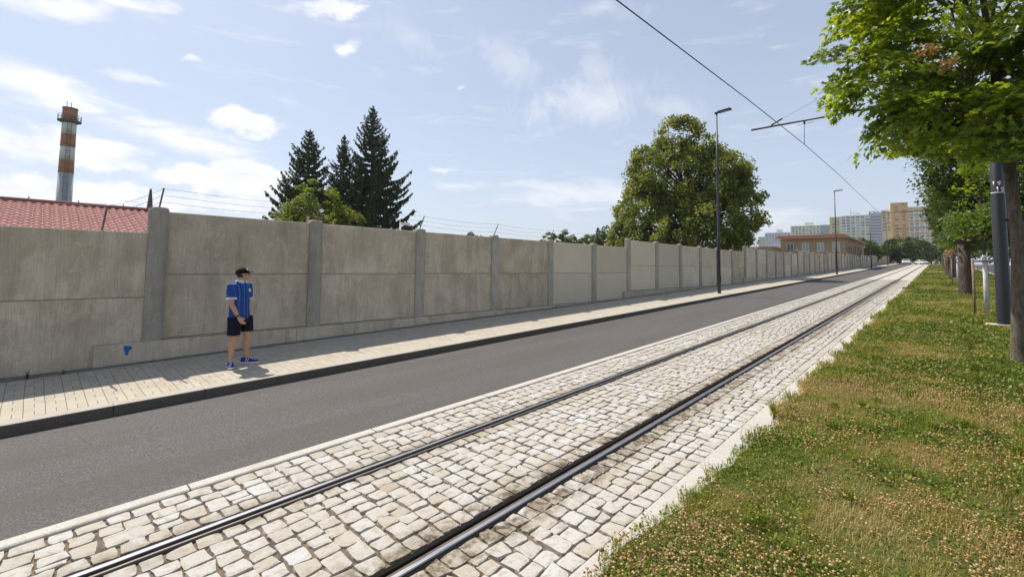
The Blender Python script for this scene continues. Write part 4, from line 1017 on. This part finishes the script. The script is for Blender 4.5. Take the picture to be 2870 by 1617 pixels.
for i, x in enumerate((-7.55, -5.3, -3.15, -1.0)): facade_window(bb, x, 0, 3.05, 1.0, 1.55, i > 0)
for y in (3.2, 5.6, 8.0, 11.6, 14.0, 17.6, 20.0, 22.4): facade_window(bb, 0, y, 3.0, 1.5, 1.6, False, 'y', M['brown2'])
# low annexes left of it
an = empty('yellow_annexe', (-20.5, 86, G(86)-.1), 'low yellow annexe left of the brown building', 'building')
MB().box(-4.8, 0, 0, 8, -.5, 3.85).build('walls', plain('yellow render', (.50, .40, .20), .9), an); MB().box(-5.0, .2, -.2, 8.2, 3.85, 4.02).build('roof', M['brown2'], an); facade_window(an, -1.2, 0, 1.9, 1.1, 1.5, False); facade_window(an, -3.4, 0, 1.9, 1.1, 1.5, False)
an = empty('low_shed', (-18.9, 70, G(70)-.1), 'low long shed with dark roof under the big round tree', 'shed')
MB().box(-7, 0, 0, 8, -.5, 3.25).build('walls', M['brown2'], an); MB().prism([(-7.4, 3.25), (.6, 3.25), (.6, 3.40), (-3.2, 3.9), (-7.4, 3.45)], 'y', -.5, 8.4).build('roof', plain('dark sheet roof', (.07, .065, .07), .7), an)
for x in (-6.0, -4.4, -2.8, -1.2): facade_window(an, x, 0, 1.75, .8, 1.2, False)

# ------------------------------------------------------------------ apartment blocks far behind
def paint(nm, c): return plain(nm, c, .9, var=.05, scale=.4)
M['b_white'] = paint('white panel', (.80, .78, .76)); M['b_yellow'] = paint('yellow panel', (.80, .62, .30)); M['b_orange'] = paint('orange panel', (.80, .45, .18)); M['b_beige'] = paint('beige panel', (.68, .55, .43))
M['b_green'] = paint('pale green panel', (.76, .77, .60)); M['b_lav'] = paint('lavender panel', (.68, .68, .74)); M['b_grey'] = paint('blue grey glazing', (.30, .34, .40)); M['b_pale'] = paint('pale yellow panel', (.80, .70, .48)); M['b_win'] = plain('far window', (.20, .215, .24), .25, var=.5, scale=.35); M['b_win2'] = plain('far window with blind', (.5, .5, .5), .5, var=.3, scale=.35)
Z0 = G(400)-.2
def block(name, label, ax, ay, bx_, by_, group='apartment blocks beyond the street'):
    """local frame: x along the facade, -y towards the street"""
    return empty(name, (ax, ay, Z0), label, 'apartment block', group, math.atan2(by_-ay, bx_-ax))
def seg(o, nm, x0, x1, top, mt_, depth=11, y=0): return MB().box(x0, x1, y, y+depth, -2, top-Z0).build(nm, mt_, o)
wmesh = {}
def wins(o, x0, x1, top, cols, floors, wd=1.9, hh=1.45, fl=2.8, first=1.0, y=0, skip=0, lim=100):
    cnt = 0
    for r_i in range(floors):
        for c_i in range(cols):
            if cnt >= lim: return
            x = x0+(c_i+.5)*(x1-x0)/cols; z = top-Z0-first-hh-r_i*fl; mt_ = M['b_win'] if rng.random() < .62 else M['b_win2']
            key = (wd, hh, mt_.name)
            if key not in wmesh:
                t_ = MB().box(-wd/2, wd/2, -.06, .10, 0, hh, 0).box(-.06, .06, -.10, -.06, 0, hh, 1).box(-wd/2-.08, wd/2+.08, -.16, -.06, -.12, 0, 1).build('window', [mt_, M['frame_w']]); wmesh[key] = t_.data; bpy.data.objects.remove(t_)
            link('window', wmesh[key], o, (x, y, z)); cnt += 1
mn = block('apartment_block', 'long white apartment block with yellow end bay and blue grey glazed stairs', -77.4, 544.5, -29.6, 549.2); T0 = 55.8
def lx(px): return px   # metres from the left end
seg(mn, 'yellow_bay', 0, 9, T0-.6, M['b_yellow']); seg(mn, 'white_facade', 9, 32, T0, M['b_white'], 12, -.5); seg(mn, 'glazed_stairs', 32, 40, T0+.4, M['b_grey'], 11, -.2); seg(mn, 'beige_bay', 40, 48, T0+3.4, M['b_beige'])
for i in range(15): MB().box(32, 40, -.34, -.2, T0-Z0-1.4-2.8*i, T0-Z0-.5-2.8*i).build('glazing_band', M['b_lav'], mn)
for i, zz in enumerate((8.6, 14.4, 17.0, 20.0, 26)): MB().box(9 if i > 1 else 24, 32, -.62, -.5, T0-Z0-zz-1.0, T0-Z0-zz).build('yellow_band', M['b_pale'], mn)
seg(mn, 'lift_house', 16.5, 24.5, T0+3.0, M['b_white'], 6, 3); MB().tube([(17, 5, T0-Z0+3), (17, 5, T0-Z0+6.5)], .12, 5).build('aerial', M['soot'], mn)
wins(mn, 9.4, 31.6, T0, 6, 12, 2.4, 1.5, y=-.5, lim=72); wins(mn, 1, 8.4, T0-.6, 2, 7, 2.0, 1.5, lim=14); wins(mn, 40.6, 47.4, T0+3.4, 2, 7, 2.2, 1.5, lim=14)
og = block('apartment_block', 'orange apartment tower, tallest block, half hidden by the maple crown', -29.8, 545, -18.5, 546); T1 = 65.3
seg(og, 'orange_facade', 0, 11.5, T1, M['b_orange']); seg(og, 'yellow_corner', -.9, 0, T1, M['b_yellow'], 10, .3); seg(og, 'pale_wing', 11.5, 30, T1-4.5, M['b_white'], 11, .6)
for i in range(7): MB().box(11.5, 30, .38, .6, T1-Z0-7.5-5.6*i, T1-Z0-6.2-5.6*i).build('orange_band', M['b_orange'], og)
wins(og, .8, 11, T1, 2, 15, 2.0, 1.6, lim=30); wins(og, 12, 29.5, T1-4.5, 5, 12, 2.2, 1.5, y=.6, lim=60)
gr = block('apartment_block', 'pale green apartment block with a grey glazed end, left of the white one', -138.4, 676, -97, 683.2); T2 = 59.2
seg(gr, 'pale_green_facade', 0, 32, T2, M['b_green']); seg(gr, 'glazed_stairs', 32, 42, T2+.2, M['b_grey'], 11, -.2); seg(gr, 'lift_house', 15.5, 25, T2+4, M['b_green'], 6, 3)
for i in range(6): MB().box(32, 42, -.34, -.2, T2-Z0-1.4-2.8*i, T2-Z0-.5-2.8*i).build('glazing_band', M['b_lav'], gr)
wins(gr, 1, 31.5, T2, 8, 6, 2.4, 1.5, lim=48)
lv = block('apartment_block', 'pale lavender apartment block, farthest left and lowest on the skyline', -202.6, 773.9, -160.5, 783.7); T3 = 59.0
seg(lv, 'lavender_facade', 9, 43, T3, M['b_lav']); seg(lv, 'low_end', 0, 9, T3-6, M['b_beige']); seg(lv, 'lift_house', 25, 33, T3+4.5, M['b_lav'], 6, 3)
wins(lv, 9.5, 43, T3, 8, 6, 2.2, 1.5, lim=48)

# ------------------------------------------------------------------ cars at the crest
M['car_white'] = plain('white car paint', (.74, .74, .75), .25, var=.02, spec=.6); M['tyre'] = plain('tyre', (.02, .02, .02), .85); M['chrome'] = plain('bright metal', (.5, .5, .52), .25, .9)
M['headlight'] = plain('headlight glass', (.75, .77, .8), .15)
def car(x, y, rz, label, hatch=False):
    o = empty('parked_car' if hatch else 'car', (x, y, G(y)+.005), label, 'car', None, rz)      # nose to -Y
    L, W, H = (3.9, .84, 1.48) if hatch else (4.3, .88, 1.45); hood = -L/2
    prof = [(-L/2, .34), (-L/2-.02, .62), (-L/2+.12, .80), (-L/2+1.05, .96), (-L/2+1.15, .97), (L/2-.75 if not hatch else L/2-.2, 1.0), (L/2-.05, .98), (L/2, .6), (L/2-.02, .32), (L/2-.5, .22), (-L/2+.4, .20)]
    rings = []
    for u, s_ in ((-1, .90), (-.94, .985), (-.5, 1.0), (.5, 1.0), (.94, .985), (1, .90)):
        rings.append([Vector((u*W, py*(1 if abs(u) < .95 else .97), .22+(pz-.22)*(.5+.5*s_))) for py, pz in prof])
    MB().loft(rings).build('body', M['car_white'], o, bevel=0)
    rt = [(-L/2+1.0, .955), (-L/2+1.75, H-.05), (-L/2+2.2, H), (L/2-1.2 if not hatch else L/2-.75, H-.03), (L/2-.45 if not hatch else L/2-.12, 1.0)]
    rg = [[Vector((u*W*(1-.22*max(0, (pz-.95)/(H-.95))), py, pz)) for py, pz in rt] for u in (-.97, -.9, .9, .97)]
    MB().loft(rg).build('cabin', M['car_white'], o)
    ws = MB(); a, b = rt[0], rt[1]
    ws.add([(-W*.84, a[0]+.06-.02, a[1]+.045), (W*.84, a[0]+.06-.02, a[1]+.045), (W*.70, b[0]-.05-.02, b[1]-.03), (-W*.70, b[0]-.05-.02, b[1]-.03), (-W*.84, a[0]+.09, a[1]+.03), (W*.84, a[0]+.09, a[1]+.03), (W*.70, b[0]-.02, b[1]-.05), (-W*.70, b[0]-.02, b[1]-.05)], [(0, 1, 2, 3), (7, 6, 5, 4), (0, 4, 5, 1), (1, 5, 6, 2), (2, 6, 7, 3), (3, 7, 4, 0)]); ws.build('windscreen', M['glass'], o)
    for sx in (-1, 1):
        MB().prism([(rt[0][0]+.25, 1.0), (rt[1][0]+.1, H-.1), (rt[3][0], H-.1), (rt[4][0]-.2, 1.02)], 'x', sx*W*.86, sx*W*.965).build('side_window', M['glass'], o)
        MB().box(sx*W*.58-.17, sx*W*.58+.17, -L/2-.03, -L/2+.1, .62, .76).build('headlight', M['headlight'], o, bevel=.03)
        MB().box(sx*(W+.09)-.09, sx*(W+.09)+.09, rt[0][0]+.32, rt[0][0]+.44, .96, 1.1).build('mirror', M['car_white'], o, bevel=.02)
        for yy in (-L/2+.78, L/2-.78):
            wh = MB().lathe([(.02, -.1), (.28, -.1), (.32, -.06), (.32, .06), (.28, .1), (.02, .1)], n=20); wh.v = [(sx*(W-.06)+z, yy+x_, .32+y_) for x_, y_, z in wh.v]; wo = wh.build('wheel', M['tyre'], o)
            ri = MB().lathe([(.02, -.012), (.2, -.012), (.2, .012), (.02, .012)], n=16); ri.v = [(sx*(W+.045)+z, yy+x_, .32+y_) for x_, y_, z in ri.v]; ri.build('rim', M['chrome'], wo)
    MB().box(-W*.42, W*.42, -L/2-.035, -L/2+.05, .50, .60).build('grille', M['tyre'], o); MB().box(-.26, .26, -L/2-.05, -L/2, .40, .50).build('number_plate', M['white'], o); MB().box(-W*.8, W*.8, -L/2-.01, -L/2+.1, .24, .34).build('lower_grille', M['tyre'], o)
    return o
car(-6.35, 166, R(2), 'white car driving towards the viewer at the top of the road')
car(-3.6, 186, R(28), 'rounded white car parked beyond the end of the tram track', True)
#--PART3--
# ------------------------------------------------------------------ the man on the sidewalk
def skin_mat():
    mt, t, b = new_mat('skin'); n = t.noise(t.pos(), 18, 3)
    setb(t, b, t.mix(n, (.47, .255, .155), (.58, .335, .215)), .55, 0, .35); t.put(b.inputs['Subsurface Weight'], .08); return mt
M['skin'] = skin_mat()
LAX = Vector((.66, .75, 0))     # towards his left
FAX = Vector((.75, -.66, 0))    # the way the chest faces
def jersey():
    mt, t, b = new_mat('blue striped jersey'); o = t.obj()
    l = t.vm('DOT_PRODUCT', o, tuple(LAX)); f = t.vm('DOT_PRODUCT', o, tuple(FAX))
    front = t.math('ABSOLUTE', t.math('SUBTRACT', t.math('FRACT', t.math('DIVIDE', t.math('ADD', l, .012), .083)), .5))
    j = t.smooth(front, .045, .075, 1, 0)
    n = t.noise(o, 9, 3)
    c = t.mix(n, (.014, .055, .25), (.024, .088, .345)); c = t.mix(t.math('MULTIPLY', j, .28), c, (.32, .47, .80))
    setb(t, b, c, .75, 0, .25); bump(t, b, t.noise(t.vm('MULTIPLY', o, (1, 1, .55)), 13, 3, .5, .8), .9, .05); return mt
M['jersey'] = jersey()
M['black_cloth'] = plain('black cloth', (.010, .012, .024), .85, var=.3, scale=30, spec=.2)
M['cap'] = plain('black cap', (.008, .008, .009), .8, var=.3, spec=.2)
M['collar'] = plain('white knit', (.72, .72, .74), .8, var=.06)
M['shoe'] = plain('blue suede', (.022, .035, .22), .7, var=.3, scale=40)
M['sole'] = plain('white rubber', (.70, .70, .69), .6)
M['watch'] = plain('black strap', (.01, .01, .012), .4)
mx, my = -9.01, 2.56
man = empty('person', (mx, my, G(my)+.161), 'man in black cap, blue striped shirt and black shorts looking along the road', 'person', None, math.atan2(.96, .276))
def P3(*p): return Vector(p)
RS, LS = P3(-.158, -.125, 1.372), P3(.096, .146, 1.378)
RE, RW_ = P3(-.140, -.205, 1.075), P3(-.028, -.245, .855)
LE, LW = P3(.105, .215, 1.10), P3(.105, .190, .86)
RH, LH = P3(-.085, -.075, .90), P3(.075, .080, .90)
RK, RA = P3(-.088, -.115, .475), P3(-.125, -.115, .085)
LK, LA = P3(.112, .100, .49), P3(.118, .118, .085)
HC = P3(.012, 0, 1.585)
b = MB()
def limb3(pts, rad): b.tube(pts, rad, 12)
def ballc(p, r): b.ball(p, r, 12)
# torso, hips
b.loft([[P3(-.02, 0, z)+LAX*(a*math.cos(q))+FAX*(d_*math.sin(q)) for q in np.linspace(0, 2*math.pi, 20, endpoint=False)] for z, a, d_ in ((.84, .15, .105), (.95, .155, .11), (1.1, .15, .105), (1.25, .165, .110), (1.36, .135, .085), (1.42, .085, .065))])
for H_, K_, A_ in ((RH, RK, RA), (LH, LK, LA)):
    cb = FAX*-.022
    limb3([H_, H_.lerp(K_, .45), K_+P3(0, 0, .03), K_-P3(0, 0, .04), K_.lerp(A_, .3)+cb, K_.lerp(A_, .62)+cb*.4, A_+P3(0, 0, .03), A_-P3(0, 0, .03)], [.078, .074, .058, .054, .060, .046, .036, .037]); ballc(K_, .055)
for S_, E_, W_ in ((RS, RE, RW_), (LS, LE, LW)):
    ballc(S_, .048); ballc(E_, .040)
    limb3([S_, S_.lerp(E_, .4), E_, E_.lerp(W_, .3), W_], [.046, .047, .039, .041, .027])
# neck and head, turned to his left along the road and slightly raised
b.tube([P3(-.022, 0, 1.38), P3(-.012, 0, 1.46), HC+P3(-.02, 0, -.05)], [.068, .058, .054], 12)
HM = Matrix.Rotation(R(11), 3, 'Z') @ Matrix.Rotation(R(-9), 3, 'Y')     # head frame: x forward, y his left, z up
def hp(x, y, z): return HC+HM @ P3(x, y, z)
b.ball(hp(-.012, 0, .04), (.098, .076, .092), 20, M=HM); b.ball(hp(.030, 0, -.030), (.066, .058, .078), 16, M=HM)
b.ball(hp(.070, 0, -.085), (.024, .026, .020), 12, M=HM)                 # chin
b.ball(hp(.02, 0, -.075), (.055, .052, .026), 12, M=HM)                  # jaw
b.tube([hp(.086, 0, .022), hp(.104, 0, -.008), hp(.112, 0, -.022)], [.009, .012, .013], 8); b.ball(hp(.100, 0, -.026), (.013, .016, .010), 8, M=HM)   # nose
b.ball(hp(.086, 0, .040), (.016, .052, .011), 10, M=HM)                  # brow
b.ball(hp(.088, 0, -.052), (.012, .024, .006), 8, M=HM); b.ball(hp(.086, 0, -.063), (.012, .021, .007), 8, M=HM)   # lips
for sy in (-1, 1): b.ball(hp(-.012, sy*.078, .0), (.020, .010, .032), 10, M=HM)    # ears
# hands: palm, four fingers of unequal length, thumb from the side of the palm
def hand(W_, dr, side, palmn):
    dr = dr.normalized(); palmn = (palmn-dr*palmn.dot(dr)).normalized(); sd_ = dr.cross(palmn)*side      # sd_ points to the thumb
    Mh = Matrix((sd_, palmn, dr)).transposed()
    b.ball(W_+dr*.050, (.040, .017, .054), 12, M=Mh); b.ball(W_+dr*.015, (.030, .019, .03), 10, M=Mh)
    for i, (off, l) in enumerate(((.029, .066), (.010, .076), (-.010, .071), (-.028, .056))):
        a = W_+dr*.088+sd_*off; k1 = a+dr*l*.45+palmn*.006; k2 = k1+dr*l*.30+palmn*(.014+.003*i); k3 = k2+dr*l*.16+palmn*.018
        b.tube([a-dr*.02, a, k1, k2, k3], [.0095, .0095, .0088, .008, .007], 8); b.ball(k3, .007, 8)
    a = W_+dr*.028+sd_*.030; k1 = a+dr*.030+sd_*.020+palmn*.008; k2 = k1+dr*.030+sd_*.006+palmn*.010
    b.tube([W_+dr*.02+sd_*.012, a, k1, k2], [.014, .0125, .0105, .0085], 8); b.ball(k2, .0085, 8)
hand(RW_, P3(.085, .0, -.135), 1, P3(.3, .9, .1)); hand(LW, P3(.0, -.03, -1), -1, P3(-.6, -.6, 0))
for A_, dr in ((RA, P3(.12, -.98, 0)), (LA, P3(.98, -.22, 0))):        # feet inside the shoes
    b.ball(A_+dr*.06+P3(0, 0, -.045), (.10, .036, .030), 10, M=Matrix.Rotation(math.atan2(dr.y, dr.x), 3, 'Z')); b.tube([A_+P3(0, 0, .02), A_+P3(0, 0, -.05)], .036, 8)
body = remeshed(b.build('body', M['skin'], man, fix=False), .0062, 3)
body.name = 'body'
def ell(c, a, d_, n=24, L=LAX, F=FAX, tw=None): return [Vector(c)+L*(a*math.cos(q))+F*(d_*math.sin(q)) for q in np.linspace(0, 2*math.pi, n, endpoint=False)]
# shirt: torso and two sleeves as one cloth surface
s = MB(); c0 = lambda z, k=0: P3(-.014+k, 0, z)
s.loft([ell(c0(.812, -.005), .196, .140), ell(c0(.90, -.008), .190, .136), ell(c0(1.02, -.012), .182, .131), ell(c0(1.14, -.016), .186, .134), ell(c0(1.26, -.02), .200, .138), ell(c0(1.34, -.022), .202, .126), ell(c0(1.385, -.022), .182, .108), ell(c0(1.42, -.022), .140, .090), ell(c0(1.452, -.020), .095, .075), ell(c0(1.468, -.018), .075, .066)])
for S_, E_ in ((RS, RE), (LS, LE)):
    d_ = (E_-S_).normalized(); s.tube([S_-d_*.03+P3(0, 0, .012), S_+d_*.05, S_+d_*.13, S_+d_*.218], [.062, .076, .077, .080], 16)
    s.ball(S_+P3(0, 0, -.006), .067, 14)
shirt = remeshed(s.build('shirt', M['jersey'], man, fix=False), .009, 4)
for S_, E_ in ((RS, RE), (LS, LE)):
    d_ = (E_-S_).normalized(); MB().tube([S_+d_*.200, S_+d_*.226], [.0825, .0835], 20).build('cuff', M['collar'], man)
cl = MB(); cl.loft([ell(c0(1.445, -.018), .086, .075), ell(c0(1.464, -.016), .078, .071), ell(c0(1.484, -.020), .070, .066)])
co_ = cl.build('collar', M['collar'], man)
fl = MB()
for sg in (-1, 1):
    a = c0(1.492, -.02)+FAX*.066+LAX*sg*.012; e = c0(1.425, -.02)+FAX*.118+LAX*sg*.030; g_ = c0(1.455, -.02)+LAX*sg*.098+FAX*.045; h_ = c0(1.495, -.02)+LAX*sg*.072
    fl.add([a, e, g_, h_, a+FAX*.006, e+FAX*.006, g_+FAX*.006, h_+FAX*.006], [(0, 1, 2, 3), (7, 6, 5, 4), (0, 4, 5, 1), (1, 5, 6, 2), (2, 6, 7, 3), (3, 7, 4, 0)])
fl.build('collar_flap', M['collar'], co_)
bd = MB().prism([(-.022, -.026), (.022, -.026), (.024, .02), (0, .03), (-.024, .02)], 'y', 0, .008)
Mb = Matrix((LAX, -FAX, Vector((0, 0, 1)))).transposed(); o_ = c0(1.305, -.02)+FAX*.118+LAX*.105
bd.v = [tuple(o_+Mb @ Vector(v)) for v in bd.v]; bd.build('badge', M['collar'], man)
# shorts
s = MB()
s.loft([ell(c0(.86, -.004), .178, .124), ell(c0(.78, -.004), .186, .132), ell(c0(.72, -.004), .182, .130)])
for H_, K_, dx_, hem in ((RH, RK, -.004, .535), (LH, LK, .006, .575)):
    s.loft([ell(H_+P3(dx_, 0, -.05), .105, .118), ell(H_.lerp(K_, .45)+P3(dx_, 0, 0), .099, .108), ell(Vector((H_.lerp(K_, .8).x+dx_, H_.lerp(K_, .8).y, hem)), .097, .106)])
remeshed(s.build('shorts', M['black_cloth'], man, fix=False), .009, 3)
# cap
cp_ = MB()
rg = []
for th in (0, 14, 30, 48, 66, 82, 93):
    z_ = .028+.105*math.cos(R(th)); r1_ = .112*math.sin(R(max(th, 3))); rg.append([hp(-.012+r1_*1.0*math.cos(q), r1_*.84*math.sin(q), z_) for q in np.linspace(0, 2*math.pi, 24, endpoint=False)])
cp_.loft(rg); cap = cp_.build('cap', M['cap'], man)
br = MB(); up_ = []; dn = []
for q in np.linspace(-1.15, 1.15, 13):
    up_.append(hp(-.012+.104*math.cos(q), .090*math.sin(q), .034)); dn.append(hp(-.012+(.104+.085*max(0, math.cos(q*1.35)))*math.cos(q*.8), .094*math.sin(q), .020+.006*math.cos(q*2)))
n = len(up_); k_ = HM @ P3(0, 0, .005)
br.add(up_+dn+[v+k_ for v in up_]+[v+k_ for v in dn], [(i, i+1, n+i+1, n+i) for i in range(n-1)]+[(2*n+i, 3*n+i, 3*n+i+1, 2*n+i+1) for i in range(n-1)]+[(n+i, n+i+1, 3*n+i+1, 3*n+i) for i in range(n-1)])
br.build('brim', M['cap'], cap)
MB().ball(hp(-.012, 0, .135), (.008, .008, .005), 8).build('button', M['cap'], cap)
lg = MB().prism([(-.014, -.020), (.012, -.020), (.012, .004), (.016, .024), (-.012, .022)], 'y', 0, .006)
ol = hp(.062, -.062, .088); nl = (HM @ P3(.62, -.62, .42)).normalized(); xl = Vector((0, 0, 1)).cross(nl).normalized(); zl = nl.cross(xl); Ml = Matrix((xl, -nl, zl)).transposed()
lg.v = [tuple(ol+Ml @ Vector(v)) for v in lg.v]; lg.build('cap_mark', M['collar'], cap)
# short hair under the cap, sunglasses, wrist strap
hr = MB(); hr.ball(hp(-.032, 0, .004), (.076, .073, .060), 16, M=HM); hr.build('hair', plain('short brown hair', (.05, .032, .022), .9), man)
gl = MB()
for sy in (-1, 1): gl.ball(hp(.083, sy*.031, .014), (.012, .029, .019), 12, M=HM); gl.tube([hp(.078, sy*.056, .018), hp(.0, sy*.079, .020)], .004, 5)
gl.tube([hp(.092, -.01, .018), hp(.092, .01, .018)], .004, 5); gl.build('sunglasses', M['watch'], man)
d_ = (RW_-RE).normalized(); MB().tube([RW_-d_*.035, RW_-d_*.012], [.0315, .030], 16).build('watch', M['watch'], man)
# shoes
def shoe(A_, dr):
    dr = dr.normalized(); sd_ = Vector((-dr.y, dr.x, 0)); o_ = Vector((A_.x, A_.y, 0))-dr*.075
    def ring(u, hw, zt, zb=.018, flat_=.75): return [o_+dr*u+sd_*(hw*math.copysign(abs(math.cos(q))**flat_, math.cos(q)))+P3(0, 0, zb+(zt-zb)*(.5+.5*math.sin(q))) for q in np.linspace(0, 2*math.pi, 16, endpoint=False)]
    up = MB().loft([ring(-.012, .018, .085), ring(.0, .034, .105), ring(.05, .043, .112), ring(.09, .045, .110), ring(.14, .047, .088), ring(.19, .050, .066), ring(.235, .046, .054), ring(.268, .028, .042), ring(.276, .008, .034)])
    sh = up.build('shoe', M['shoe'], man)
    out = [(o_+dr*u+sd_*w_) for u, w_ in ((-.022, 0), (-.014, .026), (.02, .041), (.08, .043), (.15, .050), (.20, .053), (.245, .046), (.276, .027), (.286, 0))]; out += [(o_+dr*u-sd_*w_) for u, w_ in ((.276, .027), (.245, .046), (.20, .053), (.15, .050), (.08, .043), (.02, .041), (-.014, .026))]
    MB().prism([(v.x, v.y) for v in out], 'z', -.001, .026).build('sole', M['sole'], sh, bevel=.004)
    la_ = MB()
    for i in range(4): u = .115+.030*i; zt = .102-.0145*i; la_.tube([o_+dr*u+sd_*-.028+P3(0, 0, zt-.012), o_+dr*u+P3(0, 0, zt+.004), o_+dr*u+sd_*.028+P3(0, 0, zt-.012)], .006, 6)
    for sg in (-1, 1):
        for u in (.07, .10): la_.tube([o_+dr*u+sd_*sg*.0455+P3(0, 0, .035), o_+dr*(u+.02)+sd_*sg*.040+P3(0, 0, .088)], .006, 6)
    la_.build('laces', M['sole'], sh)
shoe(RA, P3(.12, -.98, 0)); shoe(LA, P3(.98, -.22, 0))
# ------------------------------------------------------------------ haze: thin summer air between here and the far blocks
hz = bpy.data.materials.new('haze'); hz.use_nodes = True; t = NT(hz.node_tree); t.n.remove(t.n['Principled BSDF'])
pv = t.node('ShaderNodeVolumePrincipled'); pv.inputs['Color'].default_value = (.86, .90, .96, 1); pv.inputs['Density'].default_value = .00019; pv.inputs['Anisotropy'].default_value = .35
t.l.new(pv.outputs[0], t.n['Material Output'].inputs['Volume'])
kind(MB().box(-1010, 1010, -310, 1310, -2.6, 78).build('haze', hz), 'stuff')
